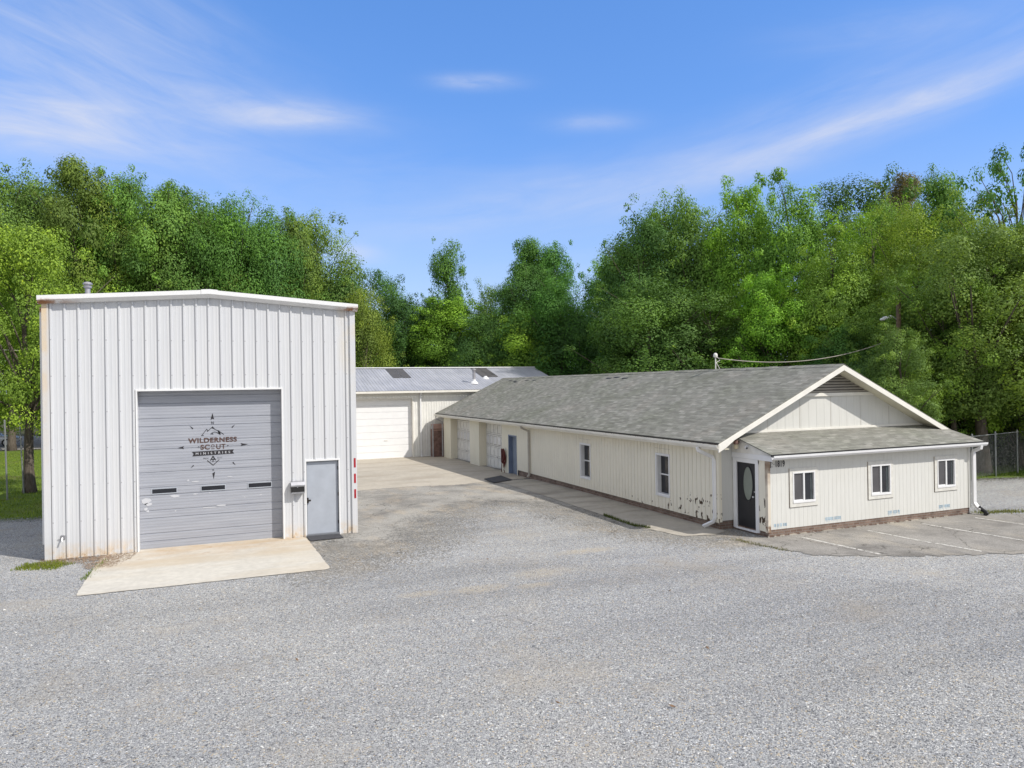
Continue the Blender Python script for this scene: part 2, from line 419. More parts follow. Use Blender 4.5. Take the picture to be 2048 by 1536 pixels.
M['ink_pale'] = simple('pale_sign_paint', (.52,.53,.56), .5, var=.03)
M['ink_blue'] = simple('pale_blue_stamp_ink', (.36,.55,.70), .6, var=.12, scale=20)
M['red_tape'] = simple('red_reflective_tape', (.40,.02,.03), .35, var=.08)
M['hose'] = simple('dark_red_rubber', (.115,.018,.016), .5, var=.15)
M['rubber'] = simple('dark_rubber_mat', (.055,.055,.06), .75, var=.15, scale=8)
M['steel'] = simple('brushed_steel', (.52,.52,.54), .35, .85, var=.1, scale=5)
M['galv_pipe'] = simple('dull_galvanised_pipe', (.44,.43,.45), .5, .5, var=.12, scale=6)
M['rust'] = simple('rusty_brown_steel', (.24,.145,.12), .75, .1, var=.28, scale=4, bump=.3)
M['rust_pale'] = simple('pinkish_rust_lid', (.42,.26,.21), .75, var=.12)  # lid colour, paler than the cabinet body
M['skylight'] = simple('dark_grey_roof_panel', (.088,.083,.082), .55, var=.12, scale=1)
M['chrome'] = simple('dark_bronze_hardware', (.06,.05,.045), .35, .8)
M['wood_pole'] = simple('weathered_timber', (.20,.14,.09), .9, var=.2, scale=8)
M['wire'] = simple('pale_service_cable', (.34,.31,.27), .6)
M['fence_wire'] = simple('galvanised_fence_wire', (.26,.27,.27), .5, .4)
M['car_silver'] = simple('silver_car_paint', (.50,.52,.56), .25, .35, var=.02)
M['car_white'] = simple('white_car_paint', (.74,.75,.77), .3, var=.02)
M['tyre'] = simple('black_tyre_rubber', (.02,.02,.02), .85)
M['lamp_glass'] = simple('cream_lamp_glass', (.66,.58,.40), .4)
M['stone'] = simple('pale_loose_stone', (.62,.61,.58), .8)
def m_line():
    t = NT('worn_white_line_paint'); p = t.pos()
    sh = t.bsdf((.60,.58,.53), .7)
    a = t.ma('GREATER_THAN', t.noise(9, p, 6, .75), .47)
    m = t.n('MixShader', {0: a}); t.t.links.new(t.n('BsdfTransparent').outputs[0], m.inputs[1]); t.t.links.new(sh, m.inputs[2])
    return t.done(m.outputs[0])
M['line'] = m_line()

# ------------------------------------------------------------------ white ribbed steel building
WX0, WX1, WY, WD = -3.98, 3.72, 21.18, 11.5
WXM = (WX0+WX1)/2
def w_top(x): return 6.74 - abs(x-WXM)*(6.74-6.47)/((WX1-WX0)/2)
GX0, GX1, GZ = -1.91, 1.69, 4.19           # vehicle door opening
DX0, DX1, DZ = 2.33, 3.23, 2.13            # personnel door opening
def r_panel(lo, hi, start):
    pr = [(0,0),(.012,.036),(.05,.036),(.064,0),(.135,0),(.145,.003),(.162,.003),(.172,0),(.222,0),(.232,.003),(.249,.003),(.259,0)]
    out = [(lo, 0)]; s = start
    while s < hi:
        for a, d in pr:
            if lo+.002 < s+a < hi-.002: out.append((s+a, d))
        s += .3048
    out.append((hi, 0)); return out
shed = thing('metal_building', (WXM, WY, 0), 'tall white ribbed steel building with low gable and big grey overhead door', 'building')
b = MB(); zero = lambda a: 0.0
ops = [(GX0, GX1, 0, GZ), (DX0, DX1, 0, DZ)]
b.wall('x', WY, r_panel(WX0, WX1, WX0+.13), zero, w_top, ops)
b.build('front_wall', M['wmetal'], shed)
b = MB()
b.wall('y', WX0, r_panel(WY, WY+WD, WY+.1), zero, lambda a: 6.47); b.build('side_wall', M['wmetal'], shed); b = MB()
b.wall('y', WX1, r_panel(WY, WY+WD, WY+.1), zero, lambda a: 6.47, out=1); b.build('side_wall', M['wmetal'], shed); b = MB()
b.wall('x', WY+WD, r_panel(WX0, WX1, WX0+.1), lambda a: -.15, w_top, out=1)
b.build('back_wall', M['wmetal'], shed)
for x0, x1, xa, xb in ((WX0-.03, WX0+.12, WX0-.03, WX0), (WX1-.12, WX1+.03, WX1, WX1+.03)):     # folded corner trims
    b = MB(); b.ext([(x0, WY-.052, 0), (x1, WY-.052, 0), (x1, WY+.03, 0), (xb, WY+.03, 0), (xb, WY+.14, 0), (x0, WY+.14, 0)] if x0 < 0 else [(x0, WY-.052, 0), (x1, WY-.052, 0), (x1, WY+.14, 0), (xa, WY+.14, 0), (xa, WY+.03, 0), (x0, WY+.03, 0)], (0, 0, 6.44))
    b.build('corner_trim', M['wmetal'], shed)
for x0, x1, z in ((GX0, GX1, GZ), (DX0, DX1, DZ)):
    b = MB(); b.box(x0-.035, x0+.0, WY-.038, WY+.26, 0, z); b.box(x1, x1+.035, WY-.038, WY+.26, 0, z)
    b.box(x0-.035, x1+.035, WY-.04, WY+.26, z, z+.05)
    b.build('opening_trim', M['wtrim'], shed)
# eave trim following the low gable, with the folded peak piece
b = MB()
def trim(x0, x1, dy=0.0, up=0.0):
    pr = [(WY+.05, .0), (WY-.10-dy, .0-up*.2), (WY-.21-dy, .09), (WY-.21-dy, .20+up), (WY+.05, .22+up)]
    n0 = [(x0, y, w_top(x0)-.06+z) for y, z in pr]; n1 = [(x1, y, w_top(x1)-.06+z) for y, z in pr]
    k = len(pr)
    for i in range(k):
        j = (i+1) % k; b.face([n0[i], n1[i], n1[j], n0[j]])
    b.face(n0); b.face(n1[::-1])
trim(WX0-.10, WXM-.2); trim(WXM+.2, WX1+.10)
b.build('eave_trim', M['wtrim'], shed)
b = MB(); trim(WXM-.205, WXM, .012, .015); trim(WXM, WXM+.205, .012, .015)
b.build('ridge_cap', M['wtrim'], shed)
b = MB()
for s in (-1, 1):
    xe = WXM + s*((WX1-WX0)/2+.08)
    b.ext([(WXM, WY-.02, w_top(WXM)+.06), (xe, WY-.02, w_top(xe)+.06), (xe, WY-.02, w_top(xe)), (WXM, WY-.02, w_top(WXM))], (0, WD+.1, 0))
b.build('roof', M['galv'], shed)
# vent pipe with its rain cap
b = MB(); b.lathe([(.065,6.5),(.065,7.02),(.10,7.03),(.11,7.07),(.08,7.08),(.08,7.11),(.12,7.12),(.12,7.15),(.07,7.185),(.02,7.195)], -3.2, 22.6, 18)
b.build('roof_vent', M['galv_pipe'], shed, smooth=False)
# down pipe round the left corner, and a hose tap
b = MB(); b.tube([(WX0-.085, WY+.3, 6.35), (WX0-.085, WY+.3, .35)], .05, rect=(.09,.07)); b.build('downspout', M['wtrim'], shed)
b = MB(); b.tube([(-3.62, WY, .53), (-3.62, WY-.10, .53), (-3.62, WY-.13, .47)], .018); b.tube([(-3.62, WY-.09, .54), (-3.62, WY-.09, .60)], .008)
b.tube([(-3.655, WY-.09, .60), (-3.585, WY-.09, .60)], .014); b.box(-3.67,-3.57, WY-.02, WY-.004, .49,.585)
b.build('hose_tap', M['steel'], shed)
# striped reflective tape on the right corner
for z0, z1 in ((1.89,2.16),(1.44,1.71),(1.0,1.26)):
    b = MB(); b.box(3.66, 3.715, WY-.058, WY-.053, z0, z1, 0); b.build('reflective_tape', M['red_tape'], shed)
# sectional door: profile extruded across the opening
b = MB(); DY = WY+.27
prof = [(DY, .0)]
for k in range(-1, 7):
    for zj, dp in ((.195+.61*k, .016), (.40+.61*k, .014)):
        if .02 < zj < 4.17: prof += [(DY, zj-.013), (DY+dp, zj-.004), (DY+dp, zj+.004), (DY, zj+.013)]
prof += [(DY, 4.24)]
x0, x1 = GX0-.01, GX1+.01
for (ya, za), (yb, zb) in zip(prof, prof[1:]): b.face([(x0,ya,za),(x1,ya,za),(x1,yb,zb),(x0,yb,zb)])
b.face([(x0,DY+.05,0),(x1,DY+.05,0),(x1,DY+.05,4.24),(x0,DY+.05,4.24)])
gdoor = b.build('overhead_door', M['grey_door'], shed)
for xa, xb in ((-1.61,-1.02),(-.405,.19),(.80,1.40)):
    w = MB(); f = .022
    w.box(xa-f, xb+f, DY-.012, DY-.002, 1.46-f, 1.46, 0); w.box(xa-f, xb+f, DY-.012, DY-.002, 1.575, 1.575+f, 0)
    w.box(xa-f, xa, DY-.012, DY-.002, 1.46, 1.575, 0); w.box(xb, xb+f, DY-.012, DY-.002, 1.46, 1.575, 0)
    w.box(xa, xb, DY-.005, DY-.002, 1.46, 1.575, 1)
    w.build('slot_window', [M['grey_steel'], M['dark_glass']], gdoor)
# torn patches of old film and dents on the lower panels
rr = random.Random(5)
for cx, cz, sw, sh in ((-1.74,1.27,.13,.09),(-1.70,1.18,.11,.05),(-1.77,1.07,.06,.05),(-1.72,1.0,.05,.04),(-1.05,1.36,.16,.04),(-.55,1.38,.07,.02),(-.2,1.385,.05,.02),(-.55,1.72,.12,.025),(-.73,1.76,.04,.03),(.3,1.80,.10,.02),(.1,1.02,.16,.025),(-.2,.99,.2,.02)):
    w = MB(); k = 7; pts = []
    for i in range(k):
        a = 2*math.pi*i/k; q = rr.uniform(.55, 1.1); pts.append((cx+math.cos(a)*sw*q, DY-.0035, cz+math.sin(a)*sh*q))
    w.ext(pts, (0,-.002,0))
    w.build('peeling_film', M['ink_pale'], gdoor)
# painted emblem
w = MB(); y = DY-.006; K, B, L = 0, 1, 2
def poly(pts, m=K): w.face([(a, y-(.001 if m == L else 0), c) for a, c in pts], m)
def stroke(pts, t=.014, m=K):
    for (a, c), (d, e) in zip(pts, pts[1:]):
        dx, dz = d-a, e-c; l = math.hypot(dx, dz); nx, nz = -dz/l*t/2, dx/l*t/2; ex, ez = dx/l*t*.3, dz/l*t*.3
        poly([(a-ex+nx, c-ez+nz), (a-ex-nx, c-ez-nz), (d+ex-nx, e+ez-nz), (d+ex+nx, e+ez+nz)], m)
cx = -.102
poly([(cx,3.565),(cx-.048,3.375),(cx,3.41),(cx+.042,3.39)]); w.build('arrow_mark', [M['ink'], M['ink_brown'], M['ink_pale']], gdoor); w = MB()
text(w, 'N', cx-.032, 3.262, y, .06, .072, K, .01)
for pts in ([(-.38,2.962),(-.25,3.13),(-.215,3.075)], [(-.24,3.06),(cx,3.19),(-.045,3.115),(.05,3.07),(.17,2.975)], [(-.16,2.995),(-.09,2.985),(-.13,3.02),(-.05,3.045),(.0,3.03),(.09,2.965)], [(-.385,2.96),(-.33,2.962)], [(.12,3.01),(.18,2.97)]): stroke(pts)
poly([(cx,3.195),(cx-.03,3.15),(cx+.035,3.13)]); poly([(.02,3.075),(.05,3.085),(.09,3.03),(.10,2.965),(.06,3.0)]); poly([(.03,3.03),(.06,3.06),(.095,2.962)])
w.build('mountain_mark', [M['ink'], M['ink_brown'], M['ink_pale']], gdoor); w = MB()
text(w, 'WILDERNESS', -.72, 2.757, y, 1.235, .138, B, .035, 1.1)
text(w, 'SC', -.415, 2.572, y, .235, .136, B, .035, 1.12); text(w, 'UT', -.015, 2.572, y, .235, .136, B, .02, 1.12)
text(w, 'O', -.148, 2.628, y, .088, .078, B, .02); stroke([(-.14,2.588),(-.065,2.588)], .016, B)
w.build('wordmark', [M['ink'], M['ink_brown'], M['ink_pale']], gdoor); w = MB()
poly([(-.63,2.525),(.435,2.545),(.40,2.487),(.44,2.43),(-.62,2.405),(-.585,2.465)])
text(w, 'MINISTRIES', -.535, 2.437, y-.002, .87, .062, L, .012, 1.9, .012)
w.build('name_banner', [M['ink'], M['ink_brown'], M['ink_pale']], gdoor); w = MB()
stroke([(cx-.062,2.275),(cx,2.382),(cx+.062,2.275)], .026); stroke([(cx-.045,2.30),(cx+.045,2.30)], .02); stroke([(cx,2.235),(cx,2.30)], .024)
stroke([(-.245,2.272),(cx,2.135),(.05,2.28)], .018)
text(w, 'PROV', -.345, 2.315, y, .135, .034, K, .0, 1.05); text(w, '27:17', .005, 2.315, y, .125, .034, K, .0, 1.05)
w.build('trail_mark', [M['ink'], M['ink_brown'], M['ink_pale']], gdoor); w = MB()
poly([(-.055,1.955),(-.125,1.915),(-.092,1.755)]); text(w, 'S', cx-.02, 1.985, y, .04, .035, K, .01)
w.build('arrow_mark', [M['ink'], M['ink_brown'], M['ink_pale']], gdoor); w = MB()
poly([(-.975,2.65),(-.82,2.69),(-.845,2.655),(-.825,2.615)]); w.build('arrow_mark', [M['ink'], M['ink_brown'], M['ink_pale']], gdoor); w = MB()
poly([(.80,2.67),(.605,2.71),(.635,2.67),(.615,2.63)])
w.build('arrow_mark', [M['ink'], M['ink_brown'], M['ink_pale']], gdoor); w = MB()
stroke([(-.47,2.655),(-.45,2.655)], .02); w.build('dot_mark', M['ink'], gdoor); w = MB(); stroke([(.27,2.66),(.29,2.66)], .02)
w.build('dot_mark', M['ink'], gdoor); w = MB()
for a, c, d, e in ((-.675,3.235,-.60,3.155),(.475,3.235,.395,3.155),(-.67,2.085,-.595,2.155),(.475,2.10,.405,2.185)):
    dx, dz = d-a, e-c; poly([(a,c),(d-dz*.16, e+dx*.16),(d+dx*.1,e+dz*.1),(d+dz*.16, e-dx*.16)])
    w.build('compass_tick', M['ink'], gdoor); w = MB()
# personnel door
b = MB(); b.box(DX0+.02, DX1-.02, WY+.045, WY+.085, .06, DZ-.03)
pd = b.build('entry_door', M['grey_steel'], shed, bevel=.004)
b = MB(); b.box(DX0, DX0+.02, WY+.02, WY+.12, .02, DZ); b.box(DX1-.02, DX1, WY+.02, WY+.12, .02, DZ); b.box(DX0, DX1, WY+.02, WY+.12, DZ-.03, DZ); b.box(DX0-.01, DX1+.01, WY-.05, WY+.12, 0, .06)
b.build('door_frame', [simple('dark_grey_frame', (.20,.21,.23), .5)], pd)
b = MB(); b.tube([(DX0+.085, WY+.045, 1.02),(DX0+.085, WY-.01, 1.02)], [.014,.014]); b.lathe([(.0,1.0),(.03,1.0),(.034,1.02),(.03,1.045),(.0,1.045)], DX0+.085, WY-.025, 12)
b.box(DX0+.0, DX0+.055, WY-.005, WY+.02, .95, 1.10)
b.build('knob', M['chrome'], pd)
for z in (.3, 1.1, 1.85):
    b = MB(); b.box(DX1-.026, DX1-.006, WY+.012, WY+.045, z, z+.1); b.build('hinge', M['chrome'], pd)

# mailbox beside the door
mbx = thing('mailbox', (2.08, WY-.04, 1.25), 'grey and black wall mailbox with silver lid beside the grey steel door', 'mailbox')
b = MB(); X0, X1, Y0, Y1 = 1.90, 2.26, WY-.19, WY-.036
b.box(X0, X1, Y0, Y1, 1.27, 1.47); b.build('box', M['black'], mbx, bevel=.008)
b = MB(); b.ext([(X0-.008, Y1, 1.60), (X0-.008, Y1, 1.47), (X0-.008, Y0-.008, 1.455), (X0-.008, Y0-.008, 1.50), (X0-.008, Y0+.05, 1.585)], (X1-X0+.016, 0, 0)); b.build('lid', M['steel'], mbx, bevel=.005)
b = MB(); b.box(X0+.0, X1, Y0-.006, Y0-.001, 1.262, 1.305); b.box(X0+.155, X0+.185, Y0-.012, Y0-.001, 1.43, 1.452); b.build('front_band', M['steel'], mbx)

# door mats
def mat_(name, pts, z, label):
    o = MB(); o.ext([(x, y_, z) for x, y_ in pts], (0, 0, .018))
    ob = o.build(name, M['rubber'], None, bevel=.004); return tag(ob, label, 'door mat')
mat_('door_mat', [(2.33,20.46),(3.24,20.52),(3.21,21.07),(2.30,21.12)], .012, 'dark rubber mat lying at the foot of the grey steel door')
mat_('door_mat', [(11.15,29.45),(12.2,29.95),(12.32,31.65),(11.2,30.9)], gz(30.4)+.03, 'dark grey mat on the walk near the slate blue door')

# ------------------------------------------------------------------ rear metal building
BX0, BX1, BY0, BY1, BZ0 = 3.6, 22.2, 44.55, 55.6, -.3
BYM = 50.08
def corr(lo, hi, per=.17, dep=.014):
    out = [(lo, 0)]; s = lo
    while s < hi-per:
        out += [(s+per*.3, 0), (s+per*.42, dep), (s+per*.58, dep), (s+per*.70, 0)]; s += per
    return out + [(hi, 0)]
rear = thing('rear_building', (12.9, BY0, -.22), 'long cream corrugated steel building with grey metal roof behind the shingled building', 'building')
RX0, RX1, RZ = 7.35, 11.42, 3.46
b = MB(); b.wall('x', BY0, corr(BX0, BX1), lambda a: BZ0, lambda a: 3.98, [(RX0, RX1, BZ0, RZ)])
b.wall('y', BX1, [(BY0,0),(BYM,0),(BY1,0)], lambda a: BZ0, lambda a: 3.98+.268*(min(a, 2*BYM-a)-44.45), out=1)
b.wall('y', BX0, [(BY0,0),(BYM,0),(BY1,0)], lambda a: BZ0, lambda a: 3.98+.268*(min(a, 2*BYM-a)-44.45))
b.wall('x', BY1, [(BX0,0),(BX1,0)], lambda a: BZ0, lambda a: 3.98, out=1)
b.build('wall', M['corr'], rear)
def rz(y): return 3.97+.268*(y-44.25)
b = MB()
pr = corr(BX0-.2, BX1+.14, .2, .02)
for s in (0, 1):
    for (a0, d0), (a1, d1) in zip(pr, pr[1:]):
        ya, yb = (44.25, BYM) if s == 0 else (2*BYM-44.25, BYM)
        b.face([(a0, ya, 3.97+d0), (a1, ya, 3.97+d1), (a1, yb, rz(BYM)+d1), (a0, yb, rz(BYM)+d0)])
rr_ = b.build('roof', M['galv'], rear)
b = MB(); b.ext([(BX0-.2, BYM-.2, rz(BYM)+.0), (BX0-.2, BYM, rz(BYM)+.06), (BX0-.2, BYM+.2, rz(BYM)+.0), (BX0-.2, BYM, rz(BYM)+.035)], (BX1-BX0+.34, 0, 0)); b.build('ridge_cap', M['wtrim'], rr_)
for xa, xb in ((10.88,11.46),(11.5,12.1),(17.16,17.72),(17.76,18.34)):
    b = MB(); b.ext([(xa, 47.35, rz(47.35)+.028), (xb, 47.35, rz(47.35)+.028), (xb, BYM-.22, rz(BYM-.22)+.028), (xa, BYM-.22, rz(BYM-.22)+.028)], (0,0,.012)); b.build('roof_panel', M['skylight'], rr_)
b = MB(); b.lathe([(.26,4.33),(.10,4.52),(.10,5.16),(.14,5.17),(.14,5.22),(.10,5.23),(.10,5.25),(.155,5.26),(.15,5.33),(.03,5.37)], 15.98, 45.75, 16)
vp = b.build('vent_pipe', M['galv_pipe'], rear)
b = MB(); b.lathe([(.30,4.34),(.24,4.44),(.115,4.56),(.112,4.66)], 15.98, 45.75, 16); b.build('flashing', M['white'], vp)
b = MB(); b.lathe([(.26,4.66),(.20,4.75),(.09,4.86),(.07,4.88)], 17.27, 47.02, 14); b.build('flashing', M['white'], rear)
b = MB(); b.box(BX0-.2, BX1+.14, 44.12, 44.27, 3.82, 3.95); b.build('gutter', M['cream_trim'], rear, bevel=.015)
b = MB(); b.box(BX0, BX1, BY0-.06, BY0-.02, 3.70, 3.84); b.build('fascia', M['cream_trim'], rear)
b = MB(); b.tube([(11.93, 44.2, 3.83), (11.93, 44.44, 3.68), (11.93, 44.44, -.1), (11.93, 44.3, -.2)], .04, rect=(.09,.075)); b.build('downspout', M['white'], rear)
b = MB()
for x0, x1, z0, z1 in ((RX0-.09, RX0, -.22, RZ+.09), (RX1, RX1+.09, -.22, RZ+.09), (RX0, RX1, RZ, RZ+.09)): b.box(x0, x1, BY0-.03, BY0+.24, z0, z1)
b.build('opening_trim', M['cream_trim'], rear)
b = MB(); pr = []; z = -.24; DYr = BY0+.22
while z < RZ+.05:
    pr += [(DYr, z), (DYr, z+.385), (DYr+.022, z+.395), (DYr+.022, z+.405)]; z += .415
for (ya, za), (yb, zb) in zip(pr, pr[1:]): b.face([(RX0-.02,ya,za),(RX1+.02,ya,za),(RX1+.02,yb,zb),(RX0-.02,yb,zb)])
rd = b.build('overhead_door', M['bright'], rear)
b = MB(); b.box(9.66, 9.86, DYr-.03, DYr-.003, .86, .91); b.build('lift_handle', M['offwhite'], rd)

# rusty cabinet standing in the gap
cab = thing('steel_cabinet', (12.95, 44.0, -.24), 'tall rusty brown steel cabinet with a slanted pinkish lid in the gap between the buildings', 'cabinet')
b = MB(); b.box(12.55, 13.5, 43.98, 44.42, -.26, 1.52); b.build('body', M['rust'], cab, bevel=.01)
b = MB(); b.box(12.53, 12.60, 43.93, 44.0, -.26, 1.84); b.build('post', M['galv_pipe'], cab)
b = MB(); b.ext([(12.6, 43.95, 1.56), (12.6, 43.99, 1.52), (12.6, 44.45, 1.78), (12.6, 44.42, 1.83)], (.9,0,0)); b.box(12.62, 13.5, 43.945, 43.978, 1.42, 1.49); b.build('lid', M['rust_pale'], cab)

# ------------------------------------------------------------------ long shingled building with its front lean-to
HX0, HX1, HY0, HY1 = 13.16, 21.65, 16.79, 43.55
EX0, EX1, RX, EZ, RZH = 12.78, 22.02, 17.40, 2.52, 4.68
RY0, RY1 = 16.27, 44.08
SL = (RZH-EZ)/(RX-EX0)
def h_top(x): return RZH - SL*abs(x-RX)
house = thing('office_building', (17.4, HY0, 0), 'long cream sided building with mossy grey shingle roof and low front lean-to', 'building')
def set_course(o, fn):
    off = wloc(o); me = o.data
    a = me.attributes.new('course', 'FLOAT_VECTOR', 'POINT')
    a.data.foreach_set('vector', [c for v in me.vertices for c in fn(v.co.x+off.x, v.co.y+off.y)])
def grooves(lo, hi, per=.2032, w=.014, d=.009):
    out = [(lo, 0)]; s = lo+per
    while s < hi-.05:
        out += [(s-w/2, 0), (s-w/2+.002, -d), (s+w/2-.002, -d), (s+w/2, 0)]; s += per
    return out + [(hi, 0)]
WIN_S = [(24.41, 25.18, .59, 1.87), (19.22, 19.91, .63, 1.90)]
BAYS = [(38.55, 42.10), (33.62, 37.00)]
BD = (31.70, 32.74, -.2, 1.80)
b = MB(); b.wall('y', HX0, grooves(HY0, 31.60, .2032, .020, .022), lambda a: .19+.0*a, lambda a: 2.38, WIN_S)
b.build('side_wall', M['siding_old'], house)
b = MB(); b.wall('y', HX0, [(31.60,0),(33.62,0),(37.0,0),(38.55,0),(42.1,0),(HY1,0)], lambda a: gz(a)-.12, lambda a: 2.38, [BD]+[(p, q, -.6, 2.30) for p, q in BAYS])
for p, q in BAYS:                          # bay reveals
    b.box(HX0+.002, HX0+.46, q, q+.10, -.4, 2.30); b.box(HX0+.002, HX0+.46, p-.10, p, -.4, 2.30); b.box(HX0+.002, HX0+.46, p-.1, q+.1, 2.30, 2.36)
b.wall('x', HY1, [(HX0,0),(HX1,0)], lambda a: -.4, lambda a: 2.38, out=1)
b.build('block_wall', M['block'], house)
b = MB()
gw = grooves(HX0, HX1, .3048, .008, .004)
b.wall('x', HY0, gw, lambda a: .25, lambda a: h_top(a)-.11, [])
b.wall('y', HX1, grooves(HY0, HY1), lambda a: .0, lambda a: 2.38, out=1)
b.ext([(HX0, HY1-.02, 2.38), (HX1, HY1-.02, 2.38), (RX, HY1-.02, h_top(RX)-.12)], (0,.02,0))
b.build('gable_wall', M['siding_new'], house)
b = MB(); b.box(HX0+.05, HX0+.2, HY0+.05, 31.62, -.1, .19); b.build('brick_base', M['brick'], house)
b = MB(); b.box(HX0+.05, 13.7, HY0+.045, HY0+.05, -.1, .25); b.build('brick_base', M['brick'], house)
b = MB(); b.box(HX0-.02, HX0+.09, HY0-.022, HY0+.012, .22, 2.34); b.box(HX0-.022, HX0, HY0+.012, HY0+.10, .22, 2.34); b.build('corner_board', M['siding_old'], house)
# roof
b = MB()
for s in (-1, 1):
    xe = EX0 if s < 0 else EX1
    b.ext([(RX, RY0, RZH), (xe, RY0, EZ), (xe, RY0, EZ-.035), (RX, RY0, RZH-.035)], (0, RY1-RY0, 0))
roof = b.build('roof', M['shingle'], house); set_course(roof, lambda x, y: (y, x*1.103, 0))
b = MB(); n = 70; rc = random.Random(3)
for i in range(n):
    ya = RY0-.01+(RY1-RY0+.02)*i/n; yb = ya+(RY1-RY0)/n*1.0
    j = rc.uniform(-.006,.008)
    b.ext([(RX-.17, ya, RZH-.17*SL+.012+j), (RX, ya, RZH+.014+j), (RX+.17, ya, RZH-.17*SL+.012+j), (RX+.17, ya, RZH-.17*SL+.003), (RX, ya, RZH+.003), (RX-.17, ya, RZH-.17*SL+.003)], (0, yb-ya-.008, 0))
rcap = b.build('ridge_cap', M['shingle'], roof); set_course(rcap, lambda x, y: (x*3, y*.33, 0))
b = MB()                                   # a few curled, missing tabs near the ridge
for y, u in ((41.6,.16),(40.6,.2),(40.2,.26),(38.9,.17),(37.8,.18),(29.2,.2),(28.6,.17),(27.7,.22)):
    x = RX-u*2.2; z = h_top(x)
    b = MB(); b.ext([(x, y, z+.012), (x, y+.45, z+.012), (x-.09, y+.45, z-.09*SL+.03), (x-.09, y, z-.09*SL+.016)], (0,0,.006))
    b.build('lifted_shingle', M['skylight'], roof)
b = MB(); b.box(EX0-.015, EX0+.01, RY0, RY1, EZ-.055, EZ-.012); b.build('drip_edge', M['black'], roof)
b = MB()                                   # soffits
b.box(EX0+.03, HX0, RY0+.04, RY1, 2.325, 2.345); b.build('soffit', M['cream_soffit'], house); b = MB(); b.box(HX1, EX1-.03, RY0+.04, RY1, 2.325, 2.345); b.build('soffit', M['cream_soffit'], house)
for s in (-1, 1):
    xe = HX0-.2 if s < 0 else HX1+.2; b = MB()
    b.ext([(RX, RY0+.04, RZH-.125), (xe, RY0+.04, h_top(xe)-.125), (xe, RY0+.04, h_top(xe)-.14), (RX, RY0+.04, RZH-.14)], (0, HY0-RY0-.04, 0))
    b.build('soffit', M['cream_soffit'], house)
for s in (-1, 1):
    xe = EX0-.02 if s < 0 else EX1+.02; xk = xe - s*.55; b = MB()
    b.ext([(RX, RY0-.015, RZH-.03), (xe, RY0-.015, h_top(xe)-.03), (xe, RY0-.015, h_top(xe)-.26), (xe-s*.25, RY0-.015, h_top(xe-s*.25)-.25), (xk, RY0-.015, h_top(xk)-.185), (RX, RY0-.015, RZH-.185)], (0, .035, 0))
    b.build('bargeboard', M['cream_trim'], house, bevel=.004)
b = MB(); b.box(EX0+.012, EX0+.04, RY0+.03, RY1, 2.31, 2.47); b.build('fascia', M['cream_trim'], house)
b = MB(); b.box(EX1-.04, EX1-.012, RY0+.03, RY1, 2.31, 2.47); b.build('fascia', M['cream_trim'], house)
def gutter(p0, p1, side, name='gutter', mt=None):
    """open box gutter from p0 to p1; side = outward unit vector"""
    s = Vector(side); o = Vector((0,0,1)); prof = [(0,.0),(0,-.105),(.065,-.105),(.10,-.055),(.105,.0),(.095,.0),(.09,-.045),(.06,-.095),(.01,-.095),(.01,0)]
    g = MB(); g.ext([tuple(Vector(p0)+s*a+o*c) for a, c in prof], Vector(p1)-Vector(p0)); return g.build(name, mt or M['cream_trim'], house)
gutter((EX0+.01, RY0-.02, 2.465), (EX0+.01, RY1+.05, 2.465), (-1,0,0)); gutter((EX1-.01, RY0-.02, 2.465), (EX1-.01, RY1, 2.465), (1,0,0))
b = MB(); rl = random.Random(9)
for i in range(240):                       # leaf litter lying in the gutter
    y = RY0+.1+ (rl.random()**1.8)*24; x = EX0-.05+rl.uniform(-.03,.035); z = 2.46+rl.uniform(-.01,.025); a = rl.uniform(0,3.1); l = rl.uniform(.02,.05)
    b.face([(x-l*.4*math.cos(a), y-l*math.sin(a), z), (x+.01, y, z+.012), (x+l*.4*math.cos(a), y+l*math.sin(a), z+.006), (x-.01, y, z-.004)])
b.build('leaf_litter', simple('brown_leaf_litter', (.06,.04,.025), .9, var=.4, scale=30), house)['kind'] = 'stuff'
def spout(path, mt='offwhite', rect=(.085,.065)):
    g = MB(); g.tube(path, .04, rect=rect); return g.build('downspout', M[mt], house)
spout([(12.71,17.15,2.36),(12.71,17.12,2.26),(13.08,16.93,2.06),(13.09,16.90,1.96),(13.09,16.90,.34),(13.07,16.95,.22),(12.93,17.22,.06)], 'white')
spout([(12.71,30.1,2.36),(12.72,30.1,2.28),(13.08,30.1,2.12),(13.09,30.1,2.0),(13.09,30.1,.12),(13.0,30.1,.04)], 'louver')
spout([(12.71,43.75,2.36),(12.71,43.75,2.2),(13.09,43.66,1.98),(13.1,43.66,1.85),(13.1,43.66,-.15)], 'galv_pipe', (.07,.055))
# gable vent and its sill board
b = MB(); zb, za = 3.82, 4.50; k = 8
for i in range(k):
    z = zb+(za-zb)*i/k; hw = (za+.05-z)/SL
    b.ext([(RX-hw, HY0-.012, z+.07), (RX+hw, HY0-.012, z+.07), (RX+hw, HY0-.06, z+.028), (RX-hw, HY0-.06, z+.028)], (0, .003, -.010))
hv = b.build('gable_vent', M['louver'], house)
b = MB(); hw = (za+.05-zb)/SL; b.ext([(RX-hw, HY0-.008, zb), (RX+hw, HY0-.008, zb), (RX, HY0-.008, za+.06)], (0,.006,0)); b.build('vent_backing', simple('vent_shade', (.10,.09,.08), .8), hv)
b = MB(); b.box(RX-1.72, RX+1.72, HY0-.06, HY0-.006, zb-.10, zb); b.build('vent_sill', M['cream_trim'], hv, bevel=.004)
b = MB(); b.box(13.8, 21.4, HY0-.03, HY0-.004, 2.70, 2.775); b.build('flashing_board', M['cream_trim'], house)
